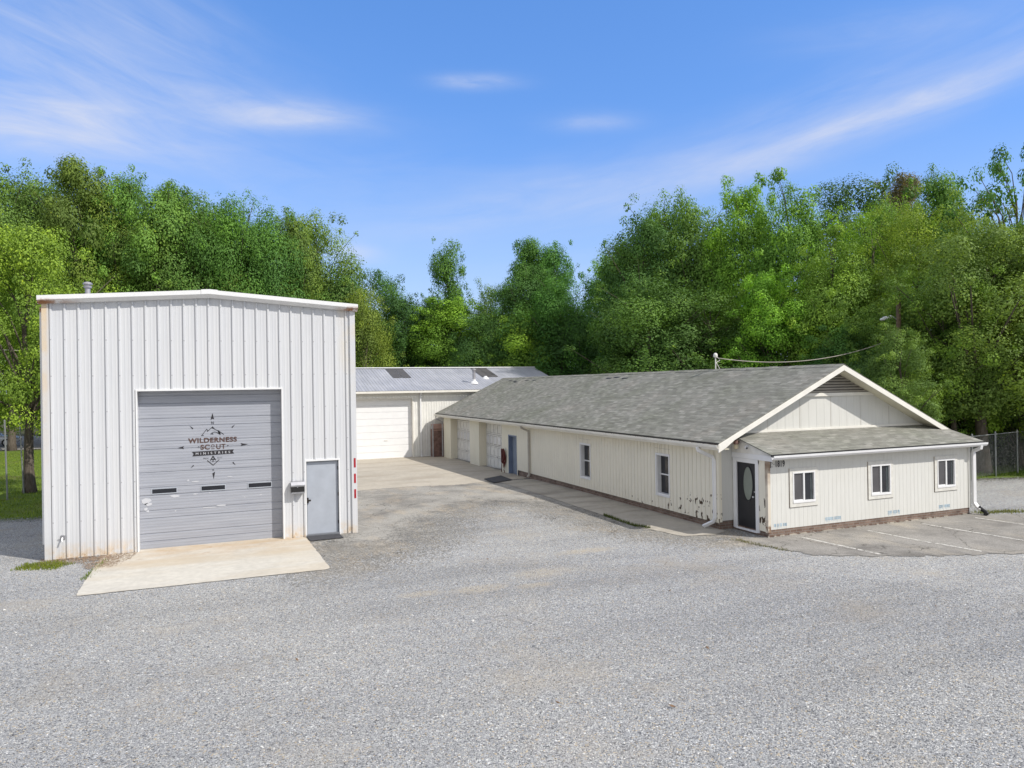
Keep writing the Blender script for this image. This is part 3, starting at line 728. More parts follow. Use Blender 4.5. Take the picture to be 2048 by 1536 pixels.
for x in (14.94, 16.16, 17.38, 18.60, 19.82):
    b = MB(); b.box(x-.006, x+.006, HY0-.004, HY0-.0015, 2.79, min(3.70, h_top(x)-.2)); b.build('panel_seam', M['louver'], house)
# lean-to
AX0, AX1, AY = 13.66, 21.55, 15.38
def a_top(y): return 2.72 - (HY0-y)*.279
b = MB()
AW = [(14.50,15.29,.86,1.71), (17.39,18.17,.86,1.74), (20.10,20.88,.90,1.75)]
b.wall('x', AY, grooves(AX0, AX1, .1524, .008, .0035), lambda a: .20, lambda a: 2.20, AW)
b.wall('y', AX1, grooves(AY, HY0), lambda a: .2, lambda a: a_top(a)-.06, out=1)
b.build('front_wall', M['siding_new'], house)
b = MB()
b.wall('y', AX0, [(AY,0),(HY0,0)], lambda a: .14, lambda a: a_top(a)-.05, [(15.80, 16.66, .05, 1.98)])
b.build('porch_wall', M['siding_old'], house)
b = MB(); b.box(AX0+.012, AX1-.02, AY+.012, AY+.1, -.1, .20); b.build('brick_base', M['brick'], house); b = MB(); b.box(AX0+.02, AX0+.1, AY+.1, HY0, -.1, .13); b.build('brick_base', M['brick'], house)
b = MB(); b.box(AX0-.03, AX1+.05, AY-.02, AY+.09, -.05, .035); b.build('footing', M['conc_walk'], house)
b = MB(); b.ext([(13.56, HY0+.0, 2.72), (13.56, 15.12, a_top(15.12)), (13.56, 15.12, a_top(15.12)-.03), (13.56, HY0, 2.69)], (21.86-13.56, 0, 0))
ar = b.build('lean_to_roof', M['shingle'], house); set_course(ar, lambda x, y: (x, y*1.04, 0))
b = MB(); b.box(13.55, 21.87, 15.10, 15.125, a_top(15.12)-.055, a_top(15.12)-.002); b.build('drip_edge', M['black'], ar)
gutter((13.58, 15.135, a_top(15.12)-.03), (21.92, 15.135, a_top(15.12)-.03), (0,-1,0), mt=M['white'])
b = MB(); b.box(13.60, 21.85, 15.135, 15.16, 2.10, 2.235); b.box(13.62, 21.84, 15.16, AY, 2.10, 2.115); b.build('fascia', M['offwhite'], house)
b = MB(); b.ext([(AX0-.03, 15.16, 2.06), (AX0-.03, HY0-.01, 2.06), (AX0-.03, HY0-.01, a_top(HY0)-.045), (AX0-.03, 15.16, a_top(15.16)-.045)], (.028,0,0))
pp = b.build('porch_panel', M['offwhite'], house)
b = MB(); b.box(AX0-.045, AX0-.0305, 15.16, HY0-.01, 2.06, 2.20); b.build('header_board', M['white'], pp)
b = MB(); b.box(AX0-.022, AX0+.07, AY-.022, AY-.001, .14, 2.10); b.box(AX0-.022, AX0-.001, AY-.001, AY+.08, .12, 2.05); b.build('corner_board', m_siding('peeling_corner_paint', (.66,.60,.50), (.22,.14,.09), False, 1.6), house)
b = MB(); b.box(AX1-.07, AX1+.022, AY-.022, AY-.001, .2, 2.10); b.build('corner_board', M['siding_new'], house)
# front door with an oval light
b = MB(); b.box(AX0+.03, AX0+.075, 15.84, 16.62, .10, 1.94)
fd = b.build('front_door', M['black_door'], house, bevel=.004)
b = MB(); f = .10
b.box(AX0-.03, AX0+.02, 15.72, 15.84, .06, 2.05); b.box(AX0-.03, AX0+.02, 16.62, 16.76, .06, 2.05); b.box(AX0-.032, AX0+.02, 15.72, 16.76, 1.94, 2.055); b.box(AX0-.04, AX0+.06, 15.80, 16.66, .05, .10)
b.build('door_frame', M['white'], fd, bevel=.004)
b = MB(); oc = (16.19, 1.36)
def ell(a, c, x): return [(x, oc[0]+a*math.cos(2*math.pi*i/36), oc[1]+c*math.sin(2*math.pi*i/36)) for i in range(36)]
b.ext(ell(.185,.46,AX0+.03), (-.006,0,0), 0)
b.build('oval_window', [M['frost']], fd)
b = MB(); o1, o2 = ell(.215,.495,AX0+.016), ell(.185,.462,AX0+.016); o3 = ell(.22,.50,AX0+.0305)
for i in range(36):
    j = (i+1) % 36; b.face([o1[i],o1[j],o2[j],o2[i]]); b.face([o1[i],o3[i],o3[j],o1[j]])
b.build('oval_moulding', M['black_door'], fd)
b = MB(); b.tube([(AX0+.03,15.92,1.02),(AX0-.02,15.92,1.02)], .012); b.lathe([(.0,.995),(.026,1.0),(.03,1.02),(.026,1.045),(.0,1.05)], AX0-.035, 15.92, 12); b.build('door_handle', M['steel'], fd); b = MB(); b.tube([(AX0+.03,15.92,1.16),(AX0+.01,15.92,1.16)], .022); b.build('deadbolt', M['steel'], fd)
# wall lantern and camera by the door
b = MB(); b.lathe([(.035,2.31),(.062,2.33),(.065,2.43),(.05,2.45)], 13.50, 16.44, 12, 0); b.lathe([(.075,2.45),(.08,2.47),(.05,2.56),(.015,2.60)], 13.50, 16.44, 12, 1); b.tube([(13.63,16.44,2.5),(13.50,16.44,2.56)], .014, m=1)
b.build('wall_lantern', [M['lamp_glass'], M['rust']], house)
b = MB(); b.tube([(13.63,16.12,2.40),(13.60,16.12,2.40)], .045, 12); b.tube([(13.60,16.12,2.40),(13.55,16.06,2.385)], .018); b.tube([(13.60,16.16,2.385),(13.52,16.02,2.365)], [.038,.034], 12); b.tube([(13.525,16.03,2.366),(13.515,16.01,2.364)], .026, 12, 1)
b.build('security_camera', [M['white'], M['black']], house)
# windows
def window_front(x0, x1, z0, z1, y):
    t = .105; w = MB()
    w.box(x0-t, x1+t, y-.026, y-.0015, z1+.0, z1+t); w.box(x0-t, x1+t, y-.026, y-.0015, z0-t, z0); w.box(x0-t, x0, y-.026, y-.0015, z0, z1); w.box(x1, x1+t, y-.026, y-.0015, z0, z1)
    w.box(x0-t-.008, x1+t-.004, y-.012, y-.0012, z0-t-.010, z0-t+.002, 1); w.box(x0-t-.010, x0-t+.002, y-.012, y-.0012, z0-t, z1+t, 1)  # thin brown strips along the bottom and left edges of the trim
    tr = w.build('window', [M['window_trim'], M['brown_edge']], house, bevel=.003)
    w = MB(); f = .042; xm = (x0+x1)/2
    w.box(x0, x1, y-.035, y+.05, z1-f, z1); w.box(x0, x1, y-.04, y+.05, z0, z0+f*1.5); w.box(x0, x0+f, y-.035, y+.05, z0+f*1.5, z1-f); w.box(x1-f, x1, y-.035, y+.05, z0+f*1.5, z1-f)
    w.box(xm-.028, xm+.028, y-.03, y+.05, z0+f*1.5, z1-f); w.box(x0+f, xm-.028, y-.018, y+.045, z0+f*1.5, z0+f*1.5+.028)
    w.build('window_frame', M['white'], tr, bevel=.004)
    w = MB(); w.box(x0+f, xm-.028, y+.0, y+.006, z0+f*1.5+.028, z1-f, 0); w.build('insect_screen', M['screen'], tr)
    w = MB(); w.box(xm+.028, x1-f, y+.02, y+.028, z0+f*1.5, z1-f, 0); w.build('pane', M['dark_glass'], tr)
    w = MB(); w.box(x1-f-.085, x1-f-.004, y+.0175, y+.0195, z0+f*1.5+.004, z1-f-.004, 0); w.build('reflection_strip', M['reflection_strip'], tr)  # lighter strip painting a reflection down the right side of the pane
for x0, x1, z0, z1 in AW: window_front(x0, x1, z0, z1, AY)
for y0, y1, z0, z1 in WIN_S:
    w = MB(); f = .05; x = HX0
    w.box(x-.025, x-.001, y0-f, y1+f, z1, z1+f); w.box(x-.03, x-.001, y0-f, y1+f, z0-f, z0); w.box(x-.025, x-.001, y0-f, y0, z0, z1); w.box(x-.025, x-.001, y1, y1+f, z0, z1)
    tr = w.build('window', M['white'], house)
    w = MB(); w.box(x, x+.20, y1-.03, y1, z0, z1); w.box(x, x+.20, y0, y0+.03, z0, z1); w.box(x, x+.2, y0+.03, y1-.03, z1-.03, z1); w.box(x, x+.2, y0+.03, y1-.03, z0, z0+.04); w.box(x+.12, x+.2, y0+.03, y1-.03, (z0+z1)/2-.02, (z0+z1)/2+.02)
    w.build('window_frame', M['white'], tr)
    w = MB(); w.box(x+.15, x+.16, y0+.03, y1-.03, z0+.04, z1-.03); w.build('pane', M['dark_glass'], tr)
    w = MB(); w.box(x-.007, x-.0015, y0-.06, y1+.08, z1+.20, z1+.208); w.box(x-.007, x-.0015, y0+.2, y0+.206, z1+.06, z1+.2); w.box(x-.007, x-.0015, y1-.2, y1-.194, z1+.06, z1+.3); w.build('patch_seam', M['louver'], tr)
# overhead doors in the two bays
for p, q in BAYS:
    w = MB(); x = HX0+.40; z0 = gz((p+q)/2)-.06; hs = .60
    rows, cols = 4, 6; cw = (q-p)/cols
    w.box(x+.035, x+.05, p, q, z0, 2.30, 1)
    for r in range(rows):
        for c in range(cols):
            ya = p+c*cw+.07; yb = p+(c+1)*cw-.07; za_, zb_ = z0+hs*r+.075, z0+hs*(r+1)-.075
            w.box(x+.012, x+.03, ya+.016, yb-.016, za_+.016, zb_-.016)
            w.box(x, x+.0118, p+c*cw, ya, z0+hs*r+.012, z0+hs*(r+1)-.012); w.box(x, x+.0118, yb, p+(c+1)*cw, z0+hs*r+.012, z0+hs*(r+1)-.012)
            w.box(x, x+.0118, ya, yb, z0+hs*r+.012, za_); w.box(x, x+.0118, ya, yb, zb_, z0+hs*(r+1)-.012)
    dr = w.build('overhead_door', [M['offwhite'], M['louver']], house)
    for c in range(cols):
        w = MB(); r = 2; ya = p+c*cw+.07; yb = p+(c+1)*cw-.07; za_, zb_ = z0+hs*r+.075, z0+hs*(r+1)-.075
        w.box(x+.004, x+.0115, ya+.02, yb-.02, za_+.02, zb_-.02, 0)
        w.box(x-.006, x-.0005, ya-.012, yb+.012, za_-.02, za_+.006, 1); w.box(x-.006, x-.0005, ya-.014, ya+.006, za_, zb_, 1)
        w.build('window', [simple('whited_out_pane', (.66,.65,.64), .3), M['louver']] if c == 0 else [bpy.data.materials['whited_out_pane'], M['louver']], dr)
    w = MB(); w.box(x-.03, x-.001, (p+q)/2-.06, (p+q)/2+.06, z0+.62, z0+.66); w.build('lift_handle', M['galv_pipe'], dr)
# slate blue side door
y0, y1, z0, z1 = BD
b = MB(); b.box(HX0+.20, HX0+.24, y0+.05, y1-.05, z0+.02, z1-.06); sd_ = b.build('side_door', M['blue_frame'], house)
b = MB(); b.box(HX0-.012, HX0+.25, y1-.05, y1, z0, z1); b.box(HX0-.012, HX0+.25, y0, y0+.05, z0, z1); b.box(HX0-.014, HX0+.25, y0, y1, z1-.06, z1); b.build('door_frame', M['blue_door'], sd_)
b = MB(); b.box(HX0+.195, HX0+.1995, 31.85, 32.1, 1.0, 1.3); b.build('notice', M['paper'], sd_)
# address numerals and printed marks
b = MB(); text(b, '1819', 13.93, 1.88, AY-.016, .31, .175, 0, .022, 1.08, -.01); b.tube([(13.76,AY-.012,2.10),(13.765,AY-.012,1.98),(13.755,AY-.012,1.87)], .008)
for (xa, za_), (xb, zb_) in (((13.80,2.02),(13.85,1.96)),((13.85,1.96),(13.91,1.97)),((13.79,1.90),(13.84,1.89))): b.tube([(xa,AY-.008,za_),(xb,AY-.008,zb_)], .004)
b.build('house_number', M['ink'], house)
rs = random.Random(2)
for x0, x1, zc in ((13.81,14.28,.245),(15.66,16.22,.27),(18.06,18.56,.262),(20.17,20.67,.268)):
    b = MB(); x = x0
    while x < x1:
        wd = rs.uniform(.012,.03)
        if rs.random() < .85:
            k = rs.random()
            if k < .5: b.box(x, x+wd*.4, AY-.0045, AY-.002, zc+.03, zc+.105)
            b.box(x, x+wd, AY-.0045, AY-.002, zc+.09, zc+.105)
            if k > .25: b.box(x, x+wd, AY-.0045, AY-.002, zc+.06, zc+.075)
            b.box(x, x+wd, AY-.0045, AY-.002, zc+.03, zc+.045)
            if rs.random() < .6: b.box(x, x+wd*.8, AY-.0045, AY-.002, zc-.005, zc+.008)
        x += wd+.008
    b.build('printed_mark', M['ink_blue'], house)
# front downspout with black elbow
g = MB(); g.tube([(21.67,15.09,2.13),(21.67,15.10,2.05),(21.64,15.30,1.95),(21.64,15.31,1.88),(21.64,15.31,.36),(21.66,15.24,.25),(21.70,15.14,.17)], .05, rect=(.105,.08)); ds = g.build('downspout', M['white'], house)
g = MB(); pts = [(21.67,15.20,.24),(21.74,15.10,.13),(21.80,15.04,.075),(21.72,14.98,.065),(21.62,14.95,.06)]
fine = []
for (a, c) in zip(pts, pts[1:]):
    for i in range(6): fine.append(tuple(a[k]+(c[k]-a[k])*i/6 for k in range(3)))
g.tube(fine, [.062 if i % 2 else .05 for i in range(len(fine))], 12); g.build('drain_elbow', M['black'], ds)
# service mast on the ridge
b = MB(); b.tube([(17.42,22.3,4.6),(17.42,22.3,5.14)], .022, 8); b.lathe([(.02,5.12),(.075,5.14),(.085,5.21),(.065,5.27),(.02,5.30)], 17.42, 22.3, 14); b.tube([(17.42,22.3,4.98),(17.78,22.36,4.52)], .012, 6)
b.tube([(17.44,22.3,5.14),(17.60,22.33,5.10),(17.66,22.35,5.02),(17.50,22.34,4.95),(17.43,22.31,4.88)], .01, 6)
b.build('service_mast', M['offwhite'], house)

# coiled hose on the wall
ho = MB(); rh = random.Random(4); pts = []
yc = 33.18
for i in range(11):
    wv = rh.uniform(.10,.20); top = 1.07+rh.uniform(-.06,.03); bot = .18+rh.uniform(-.04,.42); xo = 13.10-rh.uniform(0,.12); oy = rh.uniform(-.05,.05)
    for k in range(22):
        a = 2*math.pi*k/22; s_ = math.sin(a)
        pts.append((xo-.02*math.cos(a*2), yc+oy+wv*math.sin(a)*(1 if abs(math.cos(a)) < .9 else .75), (top+bot)/2+(top-bot)/2*math.cos(a)))
pts += [(13.06,yc+.2,.5),(13.05,yc+.24,.1),(13.05,yc+.22,-.18)]
ho.tube(pts, .017, 6)
ho.tube([(13.05,yc-.12,.45),(13.05,yc-.1,.15),(13.06,yc-.02,-.02),(13.05,yc-.14,.02),(13.05,yc-.16,-.2)], .017, 6)
hobj = ho.build('garden_hose', M['hose'], None, smooth=True); tag(hobj, 'dark red hose hanging in long loops beside the slate blue door', 'hose')

# ------------------------------------------------------------------ ground sheets
def sdist(P, poly):
    q = np.array(poly); d = np.full(len(P), 1e9); ins = np.zeros(len(P), bool)
    for a, b_ in zip(q, np.roll(q, -1, 0)):
        e = b_-a; w = P-a; t = np.clip((w@e)/(e@e), 0, 1); d = np.minimum(d, np.linalg.norm(w-t[:,None]*e, axis=1))
        c = ((a[1] > P[:,1]) != (b_[1] > P[:,1])) & (P[:,0] < (b_[0]-a[0])*(P[:,1]-a[1])/(b_[1]-a[1]+1e-12)+a[0])
        ins ^= c
    return np.where(ins, d, -d)
def sheet(name, poly, zoff, mt, cell=.4, margin=.6, kind='structure', label=None):
    q = np.array(poly); x0, y0 = q.min(0)-margin; x1, y1 = q.max(0)+margin
    nx, ny = int((x1-x0)/cell)+2, int((y1-y0)/cell)+2
    X, Y = np.meshgrid(np.linspace(x0, x1, nx), np.linspace(y0, y1, ny)); P = np.stack([X.ravel(), Y.ravel()], 1)
    sd = sdist(P, poly); Z = np.array([gz(y) for y in P[:,1]])+zoff
    idx = np.arange(nx*ny).reshape(ny, nx); F = np.stack([idx[:-1,:-1], idx[:-1,1:], idx[1:,1:], idx[1:,:-1]], -1).reshape(-1, 4)
    F = F[sd[F].max(1) > -margin]
    used, inv = np.unique(F, return_inverse=True); F = inv.reshape(-1, 4)
    me = bpy.data.meshes.new(name); me.from_pydata(np.column_stack([P, Z])[used].tolist(), [], F.tolist())
    a = me.attributes.new('sd', 'FLOAT', 'POINT'); a.data.foreach_set('value', sd[used].astype(np.float32))
    me.materials.append(mt); o = bpy.data.objects.new(name, me); C.objects.link(o)
    return tag(o, label, kind=kind)
b = MB(); S = 700
xs = [-S, -120, -40, 0, 40, 120, S]; ys = [-S, -60, 0, 25, 44, 60, 120, S]
for xa, xb in zip(xs, xs[1:]):
    for ya, yb in zip(ys, ys[1:]): b.face([(xa,ya,gz(ya)-.03),(xb,ya,gz(ya)-.03),(xb,yb,gz(yb)-.03),(xa,yb,gz(yb)-.03)])
tag(b.build('ground', M['earth']), kind='structure')
sheet('gravel_lot', [(-45,-25),(50,-25),(36,15.5),(31.2,19.9),(28.6,20.5),(24.5,22.5),(22.6,30),(22.4,46),(2,46),(-2.5,36),(-4.6,28.3),(-6.4,28.7),(-9,30.2),(-20,31),(-45,30)], -.008, M['gravel_r'], 1.2, 1.2)
sheet('lawn', [(-3.6,28.0),(-6.4,28.5),(-9,30),(-20,30.8),(-45,29),(-60,66),(-4,66),(-3,40)], -.014, M['lawn'], 1.0, 1.5)
sheet('gravel_road', [(-70,68),(-3,67),(-3,86),(-70,92)], -.010, M['gravel_r'], 1.5, 1.5)
sheet('side_lawn', [(24.2,22.9),(28.6,20.8),(31.4,20.2),(36,15.8),(60,13),(60,34),(30,34),(24,30)], -.012, M['lawn'], .8, 1.0)
sheet('asphalt_yard', [(2.5,17.2),(3.14,17.48),(4.33,18.2),(5.64,19.9),(6.6,21.9),(8.3,23.9),(9.9,23.7),(10.5,22.0),(10.7,19.6),(11.1,17.6),(11.71,16.5),(12.6,15.9),(13.2,16.6),(13.2,43.6),(12.6,46),(2,46),(2.2,21.2)], -.002, M['yard'], .35, 2.4)
sheet('concrete_yard', [(3.6,30.2),(5.26,29.95),(6.3,30.2),(7.41,30.4),(9.13,29.8),(10.24,29.9),(11.4,30.3),(13.3,30.4),(13.3,46),(3.6,46)], .003, M['conc_yard'], .35, .5)
sheet('concrete_walk', [(11.72,16.55),(11.36,18.2),(11.40,22),(11.5,30),(13.25,30),(13.25,16.6),(12.7,16.3)], .008, M['conc_walk'], .2, .3)
sheet('parking_lot', [(12.75,15.5),(12.85,14.9),(13.0,14.1),(13.3,13.35),(14.48,12.62),(16.0,12.0),(17.7,11.4),(20.5,10.9),(27,9.6),(30,9.8),(30,13.0),(26,13.5),(22.0,15.0),(21.7,15.6),(13.5,15.6)], .004, M['lot'], .3, .4)
sheet('concrete_pad', [(-2.74,17.17),(2.41,17.15),(2.29,21.16),(-2.74,21.16)], .006, M['conc_pad'], .2, .1)
sheet('concrete_pad', [(-1.95,21.1),(1.75,21.1),(1.75,21.7),(-1.95,21.7)], .003, M['conc_pad'], .2, .1)
sheet('dirt_patch', [(-3.9,21.18),(-2.2,21.18),(-2.3,20.6),(-2.55,19.9),(-2.72,19.9),(-2.8,20.6),(-3.9,20.8)], .009, M['dirt'], .08, .25)
for (xa, ya), (xb, yb) in (((14.47,15.0),(14.70,12.75)), ((16.72,14.9),(16.86,13.1)), ((18.87,14.9),(19.2,11.9)), ((21.05,14.9),(21.35,12.9)), ((16.92,13.0),(17.08,11.9))):
    b = MB(); b.box(xa-.05, xa+.05, yb, ya, .0085, .0095)
    o = b.build('parking_line', M['line']); o.data.transform(Matrix.Translation((0,0,0)))
    for v in o.data.vertices: v.co.x += (xb-xa)*(ya-v.co.y)/(ya-yb)
    tag(o, kind='structure')

# ------------------------------------------------------------------ grass, stones and litter
def blades(name, n, sampler, h, w, mt, col, seed, label, lean=.5):
    g = np.random.default_rng(seed); P = sampler(g, n); n = len(P)
    ang = g.uniform(0, 6.283, n); hh = h*g.uniform(.5, 1.25, n); dx, dy = np.cos(ang), np.sin(ang)
    ln = g.uniform(.1, lean, n)*hh; la = g.uniform(0, 6.283, n)
    base = np.column_stack([P, [gz(y)-.015 for y in P[:,1]]])
    a = base + np.column_stack([dx*w, dy*w, np.zeros(n)]); c = base - np.column_stack([dx*w, dy*w, np.zeros(n)])
    t = base + np.column_stack([np.cos(la)*ln, np.sin(la)*ln, hh])
    V = np.stack([a, c, t], 1).reshape(-1, 3); leafmesh(name, V, 3, np.repeat(g.uniform(.2, .95, n), 3), mt, None, col, tag_=(label,))
def leafmesh(name, V, k, tint, mt, parent, col, tag_=None, me_only=False):
    n = len(V)//k; me = bpy.data.meshes.new(name)
    me.vertices.add(len(V)); me.vertices.foreach_set('co', V.astype(np.float32).ravel())
    me.loops.add(len(V)); me.loops.foreach_set('vertex_index', np.arange(len(V), dtype=np.int32))
    me.polygons.add(n); me.polygons.foreach_set('loop_start', np.arange(0, len(V), k, dtype=np.int32))
    me.update(calc_edges=True)
    a = me.attributes.new('tint', 'FLOAT', 'POINT'); a.data.foreach_set('value', tint.astype(np.float32))
    me.materials.append(mt)
    if me_only: return me
    o = bpy.data.objects.new(name, me); C.objects.link(o); o.color = (*col, 1)
    if parent: o.parent = parent
    if tag_: tag(o, tag_[0], kind='stuff')
    return o
def in_poly(poly, fade=.6):
    q = np.array(poly)
    def f(g, n):
        lo, hi = q.min(0), q.max(0); P = g.uniform(lo, hi, (n*3, 2)); s = sdist(P, poly)
        return P[s > g.uniform(0, fade, len(P))][:n]
    return f
blades('lawn_grass', 34000, in_poly([(-4.2,28.2),(-6.4,28.7),(-12,30.6),(-17,32),(-22,64),(-6,64),(-4.2,40)]), .085, .014, M['blade'], (.15,.22,.030), 1, 'short green lawn beyond the gravel left of the white steel building')
blades('side_grass', 9000, in_poly([(24.6,22.6),(28.6,20.9),(31.4,20.4),(36,16.4),(40,18),(38,28),(27,30)]), .13, .014, M['blade'], (.065,.12,.02), 2, 'rough grass under the fence right of the cream building')
blades('corner_grass', 1500, in_poly([(-4.5,21.0),(-3.7,21.1),(-3.2,20.5),(-3.6,19.9),(-4.6,20.3)], .3), .07, .010, M['blade'], (.16,.20,.035), 3, 'short grass tuft at the left foot of the white steel building')
def strip(pts, wdt):
    q = np.array(pts)
    def f(g, n):
        i = g.integers(0, len(q)-1, n); t = g.random(n)[:,None]; return q[i]*(1-t)+q[i+1]*t+g.normal(0, wdt, (n, 2))
    return f
blades('edge_weeds', 900, strip([(11.55,17.9),(11.35,18.4),(11.38,19.4),(11.42,20.3)], .035), .10, .008, M['blade'], (.075,.10,.03), 4, 'weeds along the edge of the concrete walk')
blades('edge_weeds', 1300, strip([(21.9,15.4),(23.2,15.0),(24.4,14.3),(25.5,13.9)], .12), .09, .010, M['blade'], (.15,.165,.05), 5, 'dry weeds between the parking lot and the gravel')
blades('edge_weeds', 500, strip([(12.75,15.6),(12.85,14.9),(13.05,14.0)], .07), .05, .008, M['blade'], (.14,.14,.05), 6, 'sparse weeds at the corner of the parking lot')
blades('edge_weeds', 260, strip([(-2.6,20.6),(-2.72,19.4),(-2.78,18.6)], .05), .06, .008, M['blade'], (.14,.19,.035), 8, 'grass along the left edge of the tan pad')
def pebbles(name, n, sampler, lo, hi, mt, seed, label):
    g = np.random.default_rng(seed); P = sampler(g, n); n = len(P)
    base = np.array([(1,0,0),(0,1,0),(-1,0,0),(0,-1,0),(0,0,1),(0,0,-1)], float); F = np.array([(0,1,4),(1,2,4),(2,3,4),(3,0,4),(1,0,5),(2,1,5),(3,2,5),(0,3,5)])
    r = g.uniform(lo, hi, n)**1.0; sc = r[:,None]*g.uniform(.55, 1.25, (n, 3)); sc[:,2] *= .7
    V = base[None]*sc[:,None,:]*g.uniform(.7, 1.3, (n, 6, 1)); a = g.uniform(0, 6.283, n); ca, sa = np.cos(a)[:,None], np.sin(a)[:,None]
    tl = g.uniform(-.5, .5, n)[:,None]; V[:,:,2] += V[:,:,0]*tl
    x = V[:,:,0]*ca-V[:,:,1]*sa; y = V[:,:,0]*sa+V[:,:,1]*ca
    z = V[:,:,2]+sc[:,2:3]*.35
    W = np.stack([x+P[:,0:1], y+P[:,1:2], z+np.array([gz(q)-.008 for q in P[:,1]])[:,None]], -1)
    T = W[:, F].reshape(-1, 3)
    return leafmesh(name, T, 3, np.repeat(g.random(n), 24), mt, None, (1,1,1), (label,))
def m_pebble():
    t = NT('loose_stone_chips'); f = t.n('Attribute', attribute_name='tint').outputs['Fac']
    c = t.ramp(f, [(0, (.12,.123,.13)), (.25, (.25,.253,.26)), (.65, (.365,.368,.365)), (.9, (.46,.455,.44)), (.98, (.44,.40,.33)), (1, (.60,.59,.57))])
    return t.done(t.bsdf(c, .9, 0, None, .2))
def wedge(near, far, power):
    def f(g, n):
        r = near+(far-near)*g.random(n)**power; a = R(22.2)+g.uniform(-.66, .66, n); return np.column_stack([r*np.sin(a), r*np.cos(a)])
    def ff(g, n):
        P = f(g, n); keep = np.ones(len(P), bool)
        for poly in ([(-2.8,17.1),(2.5,17.1),(3.3,17.4),(5.7,19.9),(3,22),(-4,22)], [(12.7,15.6),(13.1,13.3),(14.5,12.4),(20.5,10.7),(31,9.4),(31,16),(13,17)]):
            keep &= sdist(P, poly) < -.05
        return P[keep]
    return ff
MP = m_pebble()
pebbles('loose_gravel', 170000, wedge(7.0, 17.0, .95), .004, .0115, MP, 21, 'loose crushed grey gravel covering the foreground lot')
pebbles('stray_stones', 90, wedge(8.0, 19.0, .8), .018, .034, M['stone'], 22, 'scattered pale stones lying on the gravel')
g_ = MB(); rl = random.Random(12)
for x, y in ((7.1,9.4),(4.1,8.6),(2.0,15.2),(8.4,12.3),(5.4,7.9),(1.1,11.6),(12.2,9.4),(9.6,14.2),(3.1,16.0),(-1.2,9.3),(-.4,13.0),(6.0,16.4)):
    a = rl.uniform(0, 3.1); l = rl.uniform(.035,.075); w_ = l*.28; dx, dy = math.cos(a), math.sin(a)
    g_.face([(x-dx*l, y-dy*l, .02),(x-dy*w_, y+dx*w_, .012),(x+dx*l, y+dy*l, .03),(x+dy*w_, y-dx*w_, .028)])
tag(g_.build('fallen_leaves', simple('dry_fallen_leaf', (.24,.15,.085), .8, var=.3, scale=20)), 'dry brown leaves scattered on the gravel', kind='stuff')

# ------------------------------------------------------------------ trees
def dome(u, u0): return math.sqrt(max(.03, 1-((u-u0)/(1.04-u0))**2)) if u > u0 else 1.0
def prof_oak(u): return (.62+.38*min(1, u/.35))*dome(u, .62)
def prof_mapl(u): return (.60+.40*min(1, u/.35))*(dome(u, .40)*.72+.28*max(.05, 1-max(0, u-.4)/.62))
def prof_airy(u): return (.72+.28*min(1, u/.3))*(dome(u, .5)*.75+.25)
def prof_tower(u): return .95-.50*u if u < .40 else max(.30, .75-.50*(u-.40)/.60)
def prof_mound(u): return dome(u, .25)
def prof_dome(u): return .92*dome(u, .60)
def prof_open(u): return (.55+.45*min(1, u/.4))*(dome(u, .55)*.6+.4*max(.15, 1-max(0, u-.5)/.6))
KINDS = {  # profile, crown base, clusters, cluster radius/R, leaves, leaf size, outward bias, spray count
 'oak':   (prof_oak, .14, 64, (.22,.38), 60000, .172, .66, 44),
 'oakn':  (prof_airy, .20, 170, (.10,.20), 58000, .125, .25, 60),
 'airy':  (prof_airy, .12, 190, (.09,.19), 62000, .125, .20, 80),
 'open':  (prof_open, .22, 62, (.19,.32), 44000, .17, .50, 34),
 'dome':  (prof_dome, .15, 90, (.22,.36), 58000, .165, .75, 24),
 'vine':  (prof_mound, .02, 70, (.20,.38), 58000, .17, .80, 34),
 'mound': (prof_mound, .02, 70, (.20,.38), 60000, .17, .78, 36),
 'tower': (prof_tower, .02, 80, (.20,.34), 58000, .17, .80, 34),
 'mapl':  (prof_mapl, .12, 84, (.17,.29), 60000, .168, .62, 70),
 'fine':  (prof_oak, .08, 100, (.15,.28), 60000, .135, .52, 70),
 'sparse':(prof_open, .35, 60, (.07,.12), 8000, .15, .10, 40),
 'bush':  (prof_mound, .0, 60, (.22,.36), 11000, .16, .6, 16),
}
H0 = {'bush': 4.0}
